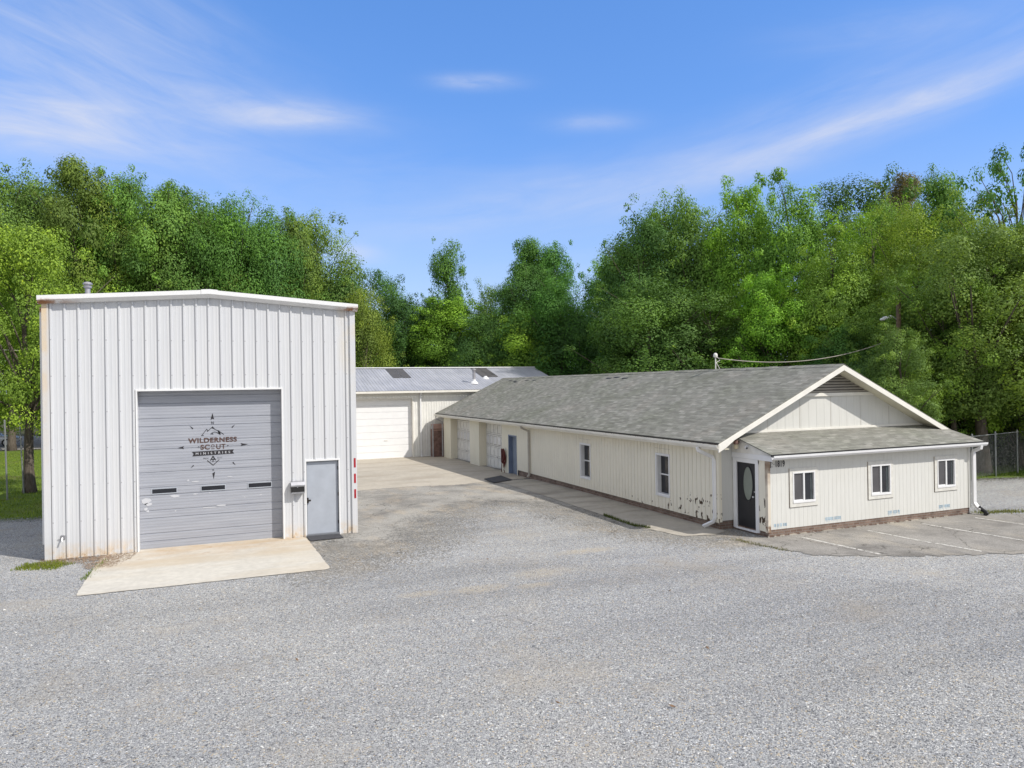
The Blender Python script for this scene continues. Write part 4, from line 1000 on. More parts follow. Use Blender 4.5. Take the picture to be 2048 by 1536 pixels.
def crown_mesh(kind, seed):
    pf, cb, nc, (ra, rb), nl, ls, bias, ns = KINDS[kind]
    g = np.random.default_rng(seed); H = H0.get(kind, 16.0); Rr = 5.0 if kind != 'bush' else 2.0
    if kind in ('oakn', 'sparse', 'airy'): H, Rr = 12.0, 4.5
    # a few big boughs give the crown its lobes
    nb = 7 + int(g.integers(0, 4)); bough = g.uniform(0, 6.283, nb); bh = g.uniform(.15, .9, nb); bs = g.uniform(.12, .48, nb)
    cen, rad = [], []
    z0 = H*cb
    for i in range(nc):
        u = g.random()**.85; a = g.uniform(0, 6.283); q = pf(u)
        lob = max(bs[j]*math.exp(-((math.atan2(math.sin(a-bough[j]), math.cos(a-bough[j]))/.55)**2+((u-bh[j])/.16)**2)) for j in range(nb))
        r = Rr*q*(.80+lob)*(bias+(1-bias)*g.random())**.6
        rc = Rr*g.uniform(ra, rb)*(.75+.5*q)
        r = max(0, r-rc*.45)
        cen.append((r*math.cos(a), r*math.sin(a), z0+rc*.5+(H-z0-rc)*u)); rad.append(rc)
    for i in range(ns):                    # small sprays breaking the outline
        u = g.uniform(.25, 1.0)**.7; a = g.uniform(0, 6.283); q = pf(min(u, .98)); rc = Rr*g.uniform(.06, .13)
        r = Rr*q*g.uniform(.95, 1.18); cen.append((r*math.cos(a), r*math.sin(a), z0+(H-z0)*u*g.uniform(.97, 1.045))); rad.append(rc)
    cen, rad = np.array(cen), np.array(rad)
    if kind not in ('dome', 'bush', 'tower'):       # open pockets in the crown
        keep = np.ones(len(cen), bool)
        for i in range(5):
            a = g.uniform(0, 6.283); c0 = np.array([math.cos(a)*Rr*.85, math.sin(a)*Rr*.85, z0+(H-z0)*g.uniform(.2, .9)]); keep &= np.linalg.norm((cen-c0)*np.array([1,1,.8]), axis=1) > Rr*.34
        cen, rad = cen[keep], rad[keep]
    w = rad**2.1; cnt = np.maximum(8, (nl*w/w.sum())).astype(int); ci = np.repeat(np.arange(len(cen)), cnt); n = len(ci)
    d = g.normal(size=(n, 3)); d /= np.linalg.norm(d, axis=1)[:,None]
    rr = (g.random(n)**.24)*g.uniform(.80, 1.16, n)
    p = cen[ci] + d*(rad[ci]*rr)[:,None]*np.array([1, 1, .78])
    if kind in ('vine', 'tower', 'mound'): p[:,2] -= g.exponential(.16, n)*rad[ci]
    out = p - np.array([0, 0, H*.5])*np.array([1, 1, 1]); out[:,2] *= .35; out /= np.linalg.norm(out, axis=1)[:,None]+1e-6
    nrm = d*1.05 + out*.25 + np.array([0, 0, .42]) + g.normal(scale=.30, size=(n, 3)); nrm /= np.linalg.norm(nrm, axis=1)[:,None]
    t = np.cross(nrm, g.normal(size=(n, 3))); t /= np.linalg.norm(t, axis=1)[:,None]+1e-6; s = np.cross(nrm, t)
    L = ls*(g.uniform(.75, 1.3, len(cen))[ci]*g.uniform(.65, 1.25, n))[:,None]; Wd = L*g.uniform(.5, .72, n)[:,None]
    bend = nrm*L*g.uniform(-.18, .08, n)[:,None]
    V = np.stack([p-t*L*.5+bend*.3, p+s*Wd*.5, p+t*L*.5+bend, p-s*Wd*.5], 1)
    ct = g.uniform(.18, .74, len(cen)); tint = np.clip(ct[ci]+g.normal(scale=.08, size=n), 0, .86); tint[g.random(n) < .004] = 1.0
    return leafmesh('crown', V.reshape(-1, 3), 4, np.repeat(tint, 4), M['leaf'], None, None, me_only=True), cen, rad, H, Rr
def trunk_mesh(kind, seed, cen, rad, H, Rr):
    g = random.Random(seed); b = MB(); r0 = {'oakn': .30, 'airy': .22, 'sparse': .26, 'bush': .05}.get(kind, .27)
    n = 9; top = H*(.86 if kind not in ('bush',) else .5); path = []; rs = []
    for i in range(n):
        f = i/(n-1); path.append((g.uniform(-.10, .10)*f*Rr*.6, g.uniform(-.10, .10)*f*Rr*.6, -.25+top*f)); rs.append(r0*(1-.82*f)*(1.55 if i == 0 else 1))
    if kind != 'bush': path.insert(1, (0, 0, .35)); rs.insert(1, r0*1.12)
    b.tube(path, rs, 9)
    P = [Vector(p) for p in path]
    idx = list(range(len(cen))); g.shuffle(idx)
    for i in idx[:46 if kind in ('open', 'sparse', 'fine', 'mapl', 'airy') else 30]:
        c = Vector(cen[i]); zs = max(H*(.34 if kind in ('oakn', 'airy') else .10), c.z - (c.xy.length*.9+.8)); zs = min(zs, top*.92)
        f = min(.999, max(0, (zs+.25)/top)); k = min(len(P)-2, int(f*(len(P)-1))); st = P[k].lerp(P[k+1], f*(len(P)-1)-k)
        mid = st.lerp(c, .5) + Vector((g.uniform(-.2,.2), g.uniform(-.2,.2), .12*(c-st).length)); ra = max(.018, r0*.34*(1-f*.6))
        b.tube([st, st.lerp(mid, .5)+Vector((0,0,.05)), mid, mid.lerp(c, .6), c], [ra, ra*.8, ra*.6, ra*.4, .012], 5, cap=False)
    me = bpy.data.meshes.new('trunk'); me.from_pydata(b.v, [], b.f); me.materials.append(M['bark']); me.polygons.foreach_set('use_smooth', [True]*len(me.polygons)); return me
TREES = [
 ('oakn0', -7.6, 37.3, 11.5, 2.72, 1.6, (0.249, 0.371, 0.049), 'oak with yellow-green crown and bare lower trunk on the lawn left of the white building'),
 ('oak0', -14.69, 66.52, 21.4, 3.68, 4.95, (0.162, 0.271, 0.054), 'tall round-topped tree at the far left edge behind the yellow-green oak'),
 ('oak1', -12.93, 70.12, 22.6, 3.11, 2.72, (0.149, 0.248, 0.055), 'tree of middling green between the far left edge and the tallest loose crown'),
 ('open0', -9.62, 65.53, 22.6, 2.6, 4.53, (0.17, 0.247, 0.051), 'tallest loose open crown against the sky above the white building'),
 ('open1', -6.64, 66.47, 22.3, 2.53, 0.19, (0.153, 0.298, 0.056), 'second loose open crown with sky gaps, right of the tallest loose crown'),
 ('open0', -3.5, 63.02, 20.6, 1.89, 2.39, (0.147, 0.276, 0.057), 'narrow double-knobbed crown standing alone above the left woods'),
 ('oak2', -12.37, 72.05, 18.5, 4.5, 1.39, (0.153, 0.27, 0.047), 'broad olive tree below the tallest loose crown, above the roof vent of the white building'),
 ('oak0', -6.74, 69.75, 19.3, 4.71, 1.45, (0.166, 0.263, 0.053), 'broad olive tree directly above the left roof slope of the white building'),
 ('oak1', -2.3, 65.77, 20.5, 3.4, 0.13, (0.159, 0.261, 0.054), 'olive tree just left of the three rounded dark green domes'),
 ('dome0', -0.52, 62.88, 19.4, 1.32, 1.17, (0.113, 0.233, 0.048), 'leftmost and smallest of the three rounded green domes above the white building'),
 ('dome0', 1.93, 61.88, 19.5, 2.17, 2.09, (0.116, 0.247, 0.043), 'biggest of the three rounded green domes above the white building peak'),
 ('dome0', 4.38, 61.96, 18.6, 1.63, 2.65, (0.111, 0.24, 0.051), 'rightmost of the three rounded green domes above the white building'),
 ('open1', 6.17, 63.39, 19.1, 1.6, 3.69, (0.179, 0.272, 0.054), 'thin grey-green crown between the green domes and the last round oak'),
 ('oak2', 8.6, 65.63, 19.2, 2.65, 3.7, (0.181, 0.281, 0.056), 'round olive oak at the right end of the left woods'),
 ('oak0', 1.46, 64.23, 16.0, 3.53, 2.6, (0.193, 0.286, 0.055), 'yellow-olive tree over the peak of the white building roof'),
 ('oak1', -2.72, 64.86, 15.7, 3.47, 4.24, (0.157, 0.266, 0.058), 'olive tree low behind the left half of the white roof trim'),
 ('oak2', 5.16, 65.96, 17.3, 3.7, 4.89, (0.208, 0.298, 0.052), 'yellowish tree below the rightmost green dome'),
 ('oak0', -7.94, 68.08, 15.3, 3.73, 0.19, (0.163, 0.268, 0.052), 'green tree low behind the left roof slope, beside the roof vent'),
 ('oak1', 8.52, 65.67, 14.7, 3.1, 3.73, (0.147, 0.285, 0.057), 'green tree low behind the right roof slope of the white building'),
 ('vine0', 10.24, 62.8, 13.8, 1.93, 6.17, (0.104, 0.215, 0.047), 'vine-hung tree beside the right corner of the white roof'),
 ('mound0', 11.56, 60.1, 12.6, 1.66, 1.46, (0.225, 0.304, 0.056), 'pale vine-covered tree beside the right corner trim of the white building'),
 ('oak2', 14.58, 66.43, 14.8, 1.57, 2.88, (0.087, 0.195, 0.046), 'dark small-crowned tree left of the tall vine tower'),
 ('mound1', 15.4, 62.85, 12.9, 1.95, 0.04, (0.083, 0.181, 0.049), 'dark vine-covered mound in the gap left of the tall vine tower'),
 ('mound0', 13.1, 63.79, 10.2, 2.43, 4.65, (0.112, 0.245, 0.051), 'vine-draped thicket just over the left end of the rear metal roof'),
 ('tower0', 19.08, 61.34, 17.1, 2.74, 2.68, (0.113, 0.231, 0.048), 'tall tapering vine-covered tower standing alone against the sky'),
 ('mound1', 18.16, 63.88, 12.1, 2.74, 1.25, (0.079, 0.192, 0.046), 'dark vine mound at the left foot of the tall vine tower'),
 ('mapl0', 19.07, 60.27, 11.8, 4.01, 2.17, (0.207, 0.369, 0.046), 'bright green young tree in front of the tall vine tower, over the rear roof'),
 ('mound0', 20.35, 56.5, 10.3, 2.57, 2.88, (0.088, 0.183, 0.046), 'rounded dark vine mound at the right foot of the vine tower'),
 ('oak0', 23.98, 61.5, 13.5, 2.05, 3.67, (0.152, 0.249, 0.052), 'olive tree in the low gap right of the vine tower'),
 ('open0', 24.82, 55.75, 16.5, 1.77, 5.13, (0.114, 0.244, 0.05), 'left of two thin tops rising from the vine thicket in the middle'),
 ('open1', 26.54, 55.05, 16.3, 1.6, 0.52, (0.101, 0.246, 0.049), 'right of two thin tops rising from the vine thicket in the middle'),
 ('mound1', 23.53, 55.2, 13.6, 2.82, 1.57, (0.096, 0.208, 0.049), 'bushy vine-covered tree under the two thin tops'),
 ('mound0', 25.72, 52.15, 13.2, 3.21, 0.44, (0.098, 0.236, 0.046), 'wide vine thicket between the two thin tops and the big dark oak'),
 ('mapl1', 30.06, 52.53, 15.1, 2.57, 1.71, (0.193, 0.372, 0.044), 'bright green round tree just left of the big dark oak'),
 ('mound1', 23.72, 55.12, 10.8, 3.32, 2.98, (0.216, 0.367, 0.045), 'lit green thicket above the middle of the rear metal roof'),
 ('mound0', 27.38, 51.46, 10.6, 3.81, 1.18, (0.079, 0.175, 0.044), 'dark thicket above the left end of the shingled ridge'),
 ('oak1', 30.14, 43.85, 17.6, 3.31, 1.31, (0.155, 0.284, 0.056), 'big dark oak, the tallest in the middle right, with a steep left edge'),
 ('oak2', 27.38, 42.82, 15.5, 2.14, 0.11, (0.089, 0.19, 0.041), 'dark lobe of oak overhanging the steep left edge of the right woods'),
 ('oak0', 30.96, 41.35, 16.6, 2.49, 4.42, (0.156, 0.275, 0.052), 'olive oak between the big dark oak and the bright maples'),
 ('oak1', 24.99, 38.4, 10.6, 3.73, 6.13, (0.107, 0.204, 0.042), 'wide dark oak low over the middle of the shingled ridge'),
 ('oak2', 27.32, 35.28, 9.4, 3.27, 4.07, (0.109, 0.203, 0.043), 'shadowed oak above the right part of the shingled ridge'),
 ('mapl0', 31.99, 37.69, 17.2, 2.34, 3.96, (0.203, 0.376, 0.045), 'bright green maple, left of the pair of bright maples on the skyline'),
 ('mapl1', 32.54, 34.23, 16.5, 2.49, 5.5, (0.189, 0.355, 0.051), 'bright green maple with its grey trunk showing, right of the pair on the skyline'),
 ('mapl0', 29.19, 32.35, 10.4, 2.41, 5.9, (0.199, 0.397, 0.045), 'lower bright green maple in front of the grey trunk'),
 ('oak0', 43.4, 39.51, 18.9, 2.13, 0.05, (0.091, 0.176, 0.043), 'dark round crown standing behind the right woods'),
 ('open0', 49.22, 40.36, 19.9, 1.32, 6.04, (0.193, 0.172, 0.083), 'brownish thin crown poking up behind the right woods'),
 ('mapl1', 31.73, 30.23, 12.2, 2.54, 6.12, (0.21, 0.346, 0.05), 'full green tree right of the grey maple trunk'),
 ('fine0', 36.12, 31.68, 14.9, 2.62, 2.18, (0.215, 0.371, 0.046), 'fine-leaved light green tree under the dark round crown'),
 ('fine1', 35.98, 28.5, 14.0, 2.49, 1.22, (0.253, 0.359, 0.046), 'fine-leaved yellow-green tree in the right woods'),
 ('open1', 42.61, 32.27, 17.5, 2.23, 3.14, (0.149, 0.283, 0.05), 'wispy thin-leaved crown with bare twigs on the right skyline'),
 ('fine0', 36.66, 26.06, 13.0, 2.31, 0.11, (0.26, 0.373, 0.051), 'yellow-green tree below the scattered leaf clusters at the right'),
 ('sparse0', 38.18, 24.35, 16.1, 3.02, 4.92, (0.1, 0.222, 0.052), 'very sparse tree with separate leaf clusters against the sky at top right'),
 ('fine1', 34.98, 22.42, 11.5, 2.23, 5.26, (0.157, 0.258, 0.054), 'fine-leaved green tree at the right edge of the woods'),
 ('oakn1', 31.7, 22.0, 11.0, 3.54, 4.32, (0.176, 0.265, 0.056), 'big thick-trunked tree behind the chain-link fence at the right'),
 ('fine0', 32.66, 25.53, 8.4, 2.36, 4.56, (0.157, 0.283, 0.046), 'green tree behind the leaning timber lamp pole'),
 ('mapl0', 29.78, 27.79, 7.0, 2.17, 1.34, (0.097, 0.215, 0.051), 'low bright tree over the right end of the shingled ridge'),
 ('oak1', 29.1, 24.83, 5.8, 1.88, 2.31, (0.108, 0.206, 0.048), 'dark spreading tree behind the right rake of the shingled roof'),
 ('mapl1', 25.91, 21.38, 6.4, 1.43, 3.79, (0.152, 0.247, 0.053), 'low leafy tree hiding the foot of the timber lamp pole'),
 ('airy0', 31.1, 22.93, 9.6, 2.51, 3.46, (0.177, 0.295, 0.048), 'airy light green tree to the right of the timber lamp pole'),
 ('airy1', 34.9, 21.38, 10.7, 2.97, 5.44, (0.196, 0.274, 0.048), 'airy yellow-green tree cut by the right edge of the picture'),
 ('airy0', 30.82, 26.29, 8.2, 2.24, 3.86, (0.166, 0.275, 0.047), 'airy tree between the right rake of the roof and the timber lamp pole'),
]

GROUP = {'oak': 'woodland trees round the lot', 'vine': 'vine-covered trees behind the rear building'}
NAMES = {'oak': 'oak_tree', 'oakn': 'oak_tree', 'airy': 'light_green_tree', 'open': 'tall_tree', 'dome': 'round_tree', 'vine': 'vine_tree', 'mound': 'vine_tree', 'tower': 'vine_tree', 'mapl': 'maple_tree', 'fine': 'light_green_tree', 'sparse': 'sparse_tree', 'bush': 'bush'}
proto = {}
for (key, x, y, h, r, rot, col, lab) in TREES:
    kind = key.rstrip('0123456789')
    if key not in proto:
        sd = sum(ord(c) for c in key)*7+int(key[-1])
        cm, cen, rad, H, Rr = crown_mesh(kind, sd); proto[key] = (cm, trunk_mesh(kind, sd, cen, rad, H, Rr), H, Rr)
    cm, tm, H, Rr = proto[key]
    o = thing(NAMES[kind], (x, y, gz(y)-.02), lab, 'bush' if kind == 'bush' else 'tree', None if kind == 'bush' else ('vine-covered trees at the edge of the woods' if kind in ('vine','mound','tower') else 'trees at the edge of the woods'))
    o.rotation_euler.z = rot
    sz = (h-gz(y))/H; k = r*1.25/Rr
    if kind not in ('sparse', 'bush', 'oakn', 'airy'): k = min(max(k, sz*(.60 if kind in ('open','mapl','tower','dome') else .74)), sz*1.35)
    o.scale = (k, k, sz)
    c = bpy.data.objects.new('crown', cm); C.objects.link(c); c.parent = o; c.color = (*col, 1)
    t = bpy.data.objects.new('trunk', tm); C.objects.link(t); t.parent = o; 
# deep woods closing the view behind the nearest trees
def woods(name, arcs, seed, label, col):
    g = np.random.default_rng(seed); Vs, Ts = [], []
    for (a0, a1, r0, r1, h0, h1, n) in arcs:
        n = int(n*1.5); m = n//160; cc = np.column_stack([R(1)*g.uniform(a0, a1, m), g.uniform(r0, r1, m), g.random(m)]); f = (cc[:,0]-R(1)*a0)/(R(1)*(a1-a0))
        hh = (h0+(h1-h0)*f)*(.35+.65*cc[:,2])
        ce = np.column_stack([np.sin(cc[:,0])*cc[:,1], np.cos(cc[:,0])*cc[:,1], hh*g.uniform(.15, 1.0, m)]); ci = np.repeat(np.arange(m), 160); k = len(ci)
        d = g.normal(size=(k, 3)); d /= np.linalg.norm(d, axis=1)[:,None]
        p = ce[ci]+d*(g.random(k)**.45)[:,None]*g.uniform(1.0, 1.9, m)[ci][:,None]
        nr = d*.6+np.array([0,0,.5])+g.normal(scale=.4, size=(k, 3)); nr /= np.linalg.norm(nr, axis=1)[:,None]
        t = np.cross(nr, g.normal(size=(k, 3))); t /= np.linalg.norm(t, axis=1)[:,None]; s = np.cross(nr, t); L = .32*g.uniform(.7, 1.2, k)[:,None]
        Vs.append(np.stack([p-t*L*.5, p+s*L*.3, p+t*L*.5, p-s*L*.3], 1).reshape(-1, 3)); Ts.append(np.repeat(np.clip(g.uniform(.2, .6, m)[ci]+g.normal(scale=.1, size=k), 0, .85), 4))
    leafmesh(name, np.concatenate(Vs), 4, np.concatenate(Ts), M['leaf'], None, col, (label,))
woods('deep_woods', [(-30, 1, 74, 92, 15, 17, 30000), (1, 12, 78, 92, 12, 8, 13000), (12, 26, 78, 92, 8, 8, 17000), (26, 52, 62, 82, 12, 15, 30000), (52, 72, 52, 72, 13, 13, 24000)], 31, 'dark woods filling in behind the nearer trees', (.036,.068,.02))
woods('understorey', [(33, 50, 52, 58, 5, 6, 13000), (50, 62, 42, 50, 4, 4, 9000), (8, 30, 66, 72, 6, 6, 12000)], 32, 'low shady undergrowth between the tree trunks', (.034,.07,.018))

# ------------------------------------------------------------------ fences, poles, cables, vehicles
fpts = [(25.0, 19.9), (26.95, 20.2), (28.9, 20.5), (30.85, 20.85), (32.8, 21.2), (34.75, 21.55), (36.7, 21.9)]
fe = thing('chain_link_fence', (30.85, 20.85, 0), 'grey chain-link fence along the grass right of the cream building', 'fence')
for x, y in fpts:
    b = MB(); b.tube([(x, y, -.1), (x, y, 1.85)], .035, 8); b.lathe([(.042,1.84),(.03,1.89),(.005,1.91)], x, y, 8); b.build('post', M['fence_wire'], fe)
b = MB()
for (xa, ya), (xb, yb) in zip(fpts, fpts[1:]): b.tube([(xa, ya, 1.79), (xb, yb, 1.79)], .02, 6)
b.build('top_rail', M['fence_wire'], fe)
b = MB(); q0, q1 = Vector((*fpts[0], 0)), Vector((*fpts[-1], 0)); Lf = (q1-q0).length; dr = (q1-q0)/Lf; sp = .085; hf = 1.72; n = int((Lf+hf)/sp)
for sgn in (1, -1):
    for i in range(n):
        s0 = -hf+i*sp if sgn > 0 else i*sp
        a, c, za, zc = s0, s0+sgn*hf, .06, .06+hf
        if a > c: a, c, za, zc = c, a, zc, za
        if a < 0: za += (zc-za)*(0-a)/(c-a); a = 0
        if c > Lf: zc = za+(zc-za)*(Lf-a)/(c-a); c = Lf
        if c-a > .02: b.tube([q0+dr*a+Vector((0,0,za)), q0+dr*c+Vector((0,0,zc))], .0024, 3, cap=False)
b.build('wire_mesh', M['fence_wire'], fe)
for i, (x, y, h, lx, lab) in enumerate(((-7.86, 34.8, 3.2, -.06, 'thin grey steel stake at the far left edge of the lawn'), (-7.75, 37.0, 3.1, -.13, 'thin leaning grey stake just left of the bare oak trunk'), (-7.9, 43.2, 3.4, .0, 'thin dark stake between the bare oak trunk and the white building'))):
    b = MB(); b.tube([(x, y, gz(y)-.2), (x+lx, y, gz(y)+h)], .032, 8); b.lathe([(.034,gz(y)+h-.01),(.03,gz(y)+h+.03),(.01,gz(y)+h+.04)], x+lx, y, 8)
    tag(b.build('steel_stake', M['fence_wire']), lab, 'post')
LPX, LPY = 29.28, 24.2
sl = thing('lamp_pole', (LPX, LPY, 0), 'weathered timber pole with a pale lamp arm among the right trees', 'street lamp')
b = MB(); b.tube([(LPX,LPY,-.3),(LPX,LPY,4),(LPX+.02,LPY,8.1)], [.15,.13,.10], 10); b.build('pole', M['wood_pole'], sl)
b = MB(); b.tube([(LPX-.05,LPY+.02,6.97),(LPX-.16,LPY+.10,7.09),(LPX-.25,LPY+.16,7.09)], .03, 6); b.build('arm', M['steel'], sl)
b = MB(); b.tube([(LPX-.18,LPY+.12,7.10),(LPX-.30,LPY+.18,7.10),(LPX-.55,LPY+.33,7.03),(LPX-.68,LPY+.41,6.98)], [.04,.09,.09,.04], 10); b.build('lamp_head', M['white'], sl)
def cable(a, c, sag, r, lab, n=26):
    a, c = Vector(a), Vector(c); pts = []
    for i in range(n+1):
        f = i/n; p = a.lerp(c, f); p.z -= sag*4*f*(1-f); pts.append(p)
    b = MB(); b.tube(pts, r, 6); return tag(b.build('overhead_cable', M['wire'], None, smooth=True), lab, 'cable')
cable((17.6,22.33,5.10), (29.28,24.2,6.2), .55, .018, 'pale service cable sagging from the roof ridge mast towards the timber pole')
cable((-34.0,44.0,9.4), (-5.0,46.5,6.4), .75, .022, 'pale cable sagging across the trees left of the white building')

def loft(b, secs, m=0):
    n = len(secs[0]); base = len(b.v)
    for s in secs: b.v += [tuple(p) for p in s]
    for i in range(len(secs)-1):
        for j in range(n):
            k = (j+1) % n; b.f.append((base+i*n+j, base+i*n+k, base+(i+1)*n+k, base+(i+1)*n+j)); b.m.append(m)
    b.f.append(tuple(base+j for j in range(n-1,-1,-1))); b.m.append(m); e = base+(len(secs)-1)*n; b.f.append(tuple(e+j for j in range(n))); b.m.append(m)
def vehicle(name, loc, rz, label, cat, paint, van=False):
    t = thing(name, loc, label, cat); o0 = Vector(loc); L, Wd = (5.2, 1.95) if van else (4.6, 1.8)
    belt, roofz = (1.15, 2.05) if van else (.92, 1.45)
    def at_(x, y, z): return (loc[0]+x, loc[1]+y, loc[2]+z)
    def sec(x, z0, z1, w, r=.12): return [at_(x, s*w/2*k, z) for s, k, z in ((-1,.94,z0),(-1,1,z0+r),(-1,1,z1-r),(-1,.88,z1),(1,.88,z1),(1,1,z1-r),(1,1,z0+r),(1,.94,z0))]
    b = MB(); loft(b, [sec(-L/2,.42,belt-.16,Wd*.86), sec(-L/2+.18,.30,belt-.06,Wd*.97), sec(-L*.22,.24,belt,Wd), sec(L*.20,.24,belt,Wd), sec(L/2-.35,.28,belt-.12,Wd*.97), sec(L/2,.40,belt-.26,Wd*.84)])
    bo = b.build('body', paint, t, smooth=True, bevel=.02)
    b = MB(); xr, xf = (-L/2+.12, L*.30) if van else (-L*.38, L*.22)
    def cab_(x, z, w): return [at_(x, -w/2, z), at_(x, w/2, z)]
    q = [cab_(xr-.1 if not van else xr, belt-.02, Wd*.95), cab_(xr+(.1 if van else .55), roofz, Wd*.78), cab_(xf-(.6 if van else .75), roofz, Wd*.78), cab_(xf+.05, belt-.02, Wd*.95)]
    loft(b, [[p[0] for p in q], [p[1] for p in q]]); b.build('cabin', paint, t, bevel=.05)
    b = MB()
    for s in (-1, 1):
        yb, yt = s*(Wd*.955/2+.004), s*(Wd*.785/2+.012)
        for xa, xb in ((xr+.25, (xr+xf)/2-.15), ((xr+xf)/2-.05, xf-.2)):
            f0, f1 = xa+.22, min(xb, xf-.72); b.face([at_(xa, yb*.99, belt+.05), at_(xb, yb*.99, belt+.05), at_(f1, yt*1.02, roofz-.10), at_(f0, yt*1.02, roofz-.10)])
    b.build('side_window', M['dark_glass'], t)
    for sx in (-L*.31, L*.31):
        for sy in (-1, 1):
            cx_, cy_, cz_ = at_(sx, sy*(Wd/2-.10), .33); w = MB(); w.tube([(cx_, cy_-.11, cz_), (cx_, cy_+.11, cz_)], .33, 20); wh = w.build('wheel', M['tyre'], t)
            w = MB(); w.tube([(cx_, cy_-.118, cz_), (cx_, cy_+.118, cz_)], .20, 16); w.build('rim', M['steel'], wh)
    for x, nm, mt in ((L/2-.03, 'headlight', M['paper']), (-L/2+.03, 'tail_light', M['red_tape'])):
        for sy in (-1, 1):
            w = MB(); c_ = at_(x, sy*Wd*.33, belt-.36); w.box(c_[0]-.05, c_[0]+.05, c_[1]-.14, c_[1]+.14, c_[2]-.07, c_[2]+.07); w.build(nm, mt, t, bevel=.02)
    t.rotation_euler.z = rz; return t
vehicle('parked_car', (-17.6, 72.0, gz(60)), R(4), 'silver car parked under branches at the far left edge', 'car', M['car_silver'])
vehicle('parked_van', (39.7, 28.6, 0.0), R(28), 'white van parked in the shade beyond the right fence', 'van', M['car_white'], True)
# white slatted trailer body behind the fence
tr = thing('parked_trailer', (39.4, 24.0, 0), 'white boarded trailer with slanted end behind the chain-link fence', 'trailer')
b = MB(); ca, sa = math.cos(R(-22)), math.sin(R(-22))
def TP(x, y, z): return (37.4+x*ca-y*sa, 24.8+x*sa+y*ca, z)
b.ext([TP(0,0,1.55), TP(0,0,1.40), TP(.45,0,.85), TP(4.4,0,.85), TP(4.4,0,1.55)], Vector(TP(0,1.9,0))-Vector(TP(0,0,0)))
bo = b.build('body', M['car_white'], tr)
b = MB()
for z in (1.0,1.15,1.3,1.44): b.ext([TP(.42 if z < 1.2 else .14,-.02,z), TP(4.4,-.02,z), TP(4.4,-.02,z+.02), TP(.42 if z < 1.2 else .14,-.02,z+.02)], Vector(TP(0,.018,0))-Vector(TP(0,0,0)))
b.build('side_slat', M['steel'], tr)
for x in (1.6, 2.6):
    for yy in (-.02, 1.72):
        b = MB(); b.tube([TP(x,yy,.36), TP(x,yy+.2,.36)], .36, 18); b.build('wheel', M['tyre'], tr)
b = MB(); b.tube([TP(.4,.9,.85), TP(-.9,.9,.55)], .05, 6); b.tube([TP(-.7,.9,.58), TP(-.7,.9,-.02)], .04, 6); b.build('tow_bar', M['steel'], tr)

# ------------------------------------------------------------------ sun, sky, camera
sun_to = Vector((.68, -.74, 1.0)).normalized()
sd = bpy.data.lights.new('sun', 'SUN'); sd.energy = 2.85; sd.angle = R(.53); sd.color = (1, .955, .885)
so = bpy.data.objects.new('sun', sd); C.objects.link(so); so.rotation_euler = (-sun_to).to_track_quat('-Z', 'Y').to_euler(); so.location = (30, -30, 50)
w = bpy.data.worlds.new('World'); SC.world = w; w.use_nodes = True; nt = NT.__new__(NT); nt.t = w.node_tree; nt.t.nodes.clear()
out = nt.t.nodes.new('ShaderNodeOutputWorld')
sky = nt.n('TexSky', sky_type='NISHITA'); sky.sun_disc = False; sky.sun_elevation = math.asin(sun_to.z); sky.sun_rotation = math.atan2(sun_to.x, sun_to.y)
sky.altitude = 150; sky.air_density = 1.0; sky.dust_density = .6; sky.ozone_density = 2.2
v = nt.n('TexCoord').outputs['Generated']; x, y, z = nt.xyz(v)
az = nt.ma('ARCTAN2', x, y); el = nt.ma('ARCSINE', z)
AZ0 = .3884
def wisp(a0, e0, slope, la, wa, amt, seed):
    """a feathery streak of cirrus round azimuth a0, elevation e0, la long and wa wide"""
    da = nt.ma('SUBTRACT', az, AZ0+a0); de = nt.ma('SUBTRACT', el, e0)
    al = nt.ma('ADD', nt.ma('MULTIPLY', da, math.cos(slope)), nt.ma('MULTIPLY', de, math.sin(slope)))
    ac = nt.ma('SUBTRACT', nt.ma('MULTIPLY', de, math.cos(slope)), nt.ma('MULTIPLY', da, math.sin(slope)))
    n = nt.noise(1.0, nt.comb(nt.ma('MULTIPLY', al, 5), nt.ma('MULTIPLY', ac, 26), seed), 7, .62, dist=.6)
    wb = nt.noise(1.0, nt.comb(nt.ma('MULTIPLY', al, 4), nt.ma('MULTIPLY', ac, 4), seed+9), 4, .6)
    ac2 = nt.ma('ADD', ac, nt.ma('MULTIPLY', nt.ma('SUBTRACT', wb, .5), wa*1.6))
    g1 = nt.ma('EXPONENT', nt.ma('MULTIPLY', nt.ma('POWER', nt.ma('DIVIDE', nt.ma('ABSOLUTE', ac2), wa), 2.0), -1.0))
    g2 = nt.ma('EXPONENT', nt.ma('MULTIPLY', nt.ma('POWER', nt.ma('DIVIDE', nt.ma('ABSOLUTE', al), la), 2.0), -1.0))
    return nt.ma('MULTIPLY', nt.ma('MULTIPLY', g1, g2), nt.ma('MULTIPLY', nt.step(n, .22, .74), amt))
WISPS = [(.50,.318,.21,.24,.017,.80,1.0), (.44,.328,.20,.30,.045,.34,2.0), (.10,.252,.135,.33,.032,.40,3.0), (-.33,.350,-.05,.13,.019,.75,4.0), (-.285,.343,.10,.07,.012,.6,5.0), (-.57,.304,.0,.17,.034,.95,6.0),
         (-.52,.385,-.30,.20,.085,.55,7.0), (-.044,.398,.0,.05,.009,.75,8.0), (.114,.346,-.05,.055,.011,.42,9.0), (.49,.405,-.05,.12,.02,.26,10.0), (-.212,.178,-.1,.035,.012,.7,11.0), (.3,.14,.03,.6,.06,.15,12.0), (-.25,.26,.05,.35,.05,.16,13.0)]
tot = 0.0
for wp in WISPS: tot = nt.ma('ADD', tot, wisp(*wp))
k = nt.ma('MINIMUM', tot, .85)
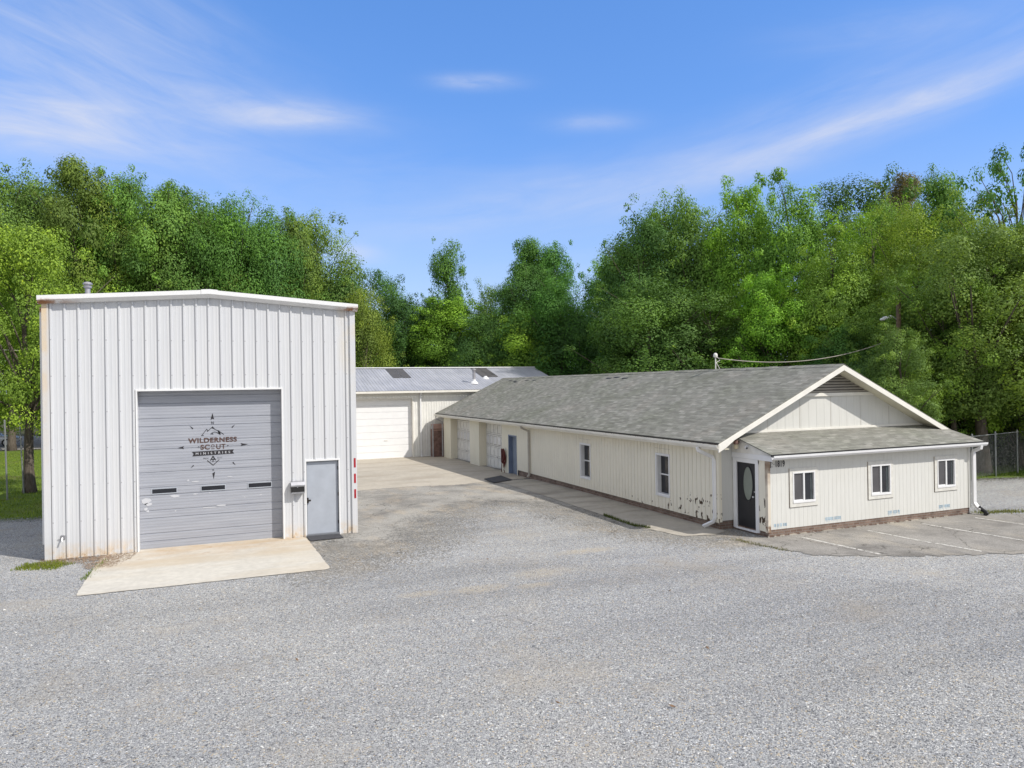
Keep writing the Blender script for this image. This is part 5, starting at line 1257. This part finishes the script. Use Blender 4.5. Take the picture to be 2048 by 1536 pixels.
base = nt.n('Gamma', {'Color': nt.n('HueSaturation', {'Saturation': 1.3, 'Value': 1.0, 'Color': sky.outputs[0]}).outputs[0], 'Gamma': .6}).outputs[0]
base = nt.mix(1.0, base, (.95, 1.185, 1.76), 'MULTIPLY')
hz = nt.ma('MULTIPLY', nt.step(el, .30, .02), .55)
base = nt.mix(hz, base, (2.85, 3.35, 3.72))
cl = nt.mix(k, base, (3.1, 3.3, 3.95))
# unseen bright cloud added overhead and behind the camera as neutral fill light
vn = nt.noise(1.0, nt.comb(nt.ma('MULTIPLY', x, 2.2), nt.ma('MULTIPLY', y, 2.2), nt.ma('MULTIPLY', z, 3.0)), 6, .6)
side = nt.ma('ADD', nt.ma('MULTIPLY', x, -math.sin(AZ0)), nt.ma('MULTIPLY', y, -math.cos(AZ0)))
fill_veil = nt.ma('MAXIMUM', nt.step(el, .55, .85), nt.step(side, .0, .5))
fill_veil = nt.ma('MULTIPLY', fill_veil, nt.ma('ADD', .62, nt.ma('MULTIPLY', nt.step(vn, .35, .7), .38)))
cl = nt.mix(fill_veil, cl, (3.85, 3.74, 3.56))
bg = nt.n('Background', {'Color': cl, 'Strength': .15}); nt.t.links.new(bg.outputs[0], out.inputs['Surface'])
yaw, pitch, roll, f = .3884, .0021, -.0154, 1446.56
fw = Vector((math.sin(yaw)*math.cos(pitch), math.cos(yaw)*math.cos(pitch), math.sin(pitch))); rt = Vector((math.cos(yaw), -math.sin(yaw), 0)); up = rt.cross(fw)
r_ = math.cos(roll)*rt+math.sin(roll)*up; u_ = -math.sin(roll)*rt+math.cos(roll)*up
cd = bpy.data.cameras.new('camera'); cd.sensor_width = 36; cd.lens = f/2048*36; cd.clip_end = 3000; cd.clip_start = .1
co = bpy.data.objects.new('camera', cd); C.objects.link(co)
co.matrix_world = Matrix(((r_.x, u_.x, -fw.x, 0), (r_.y, u_.y, -fw.y, 0), (r_.z, u_.z, -fw.z, 4.1911), (0,0,0,1)))
SC.camera = co
SC.view_settings.view_transform = 'Standard'; SC.view_settings.look = 'None'; SC.view_settings.exposure = 0.58; SC.view_settings.gamma = 1
SC.cycles.max_bounces = 5; SC.cycles.diffuse_bounces = 3; SC.cycles.glossy_bounces = 2; SC.cycles.transmission_bounces = 3; SC.cycles.transparent_max_bounces = 12; SC.cycles.use_denoising = True
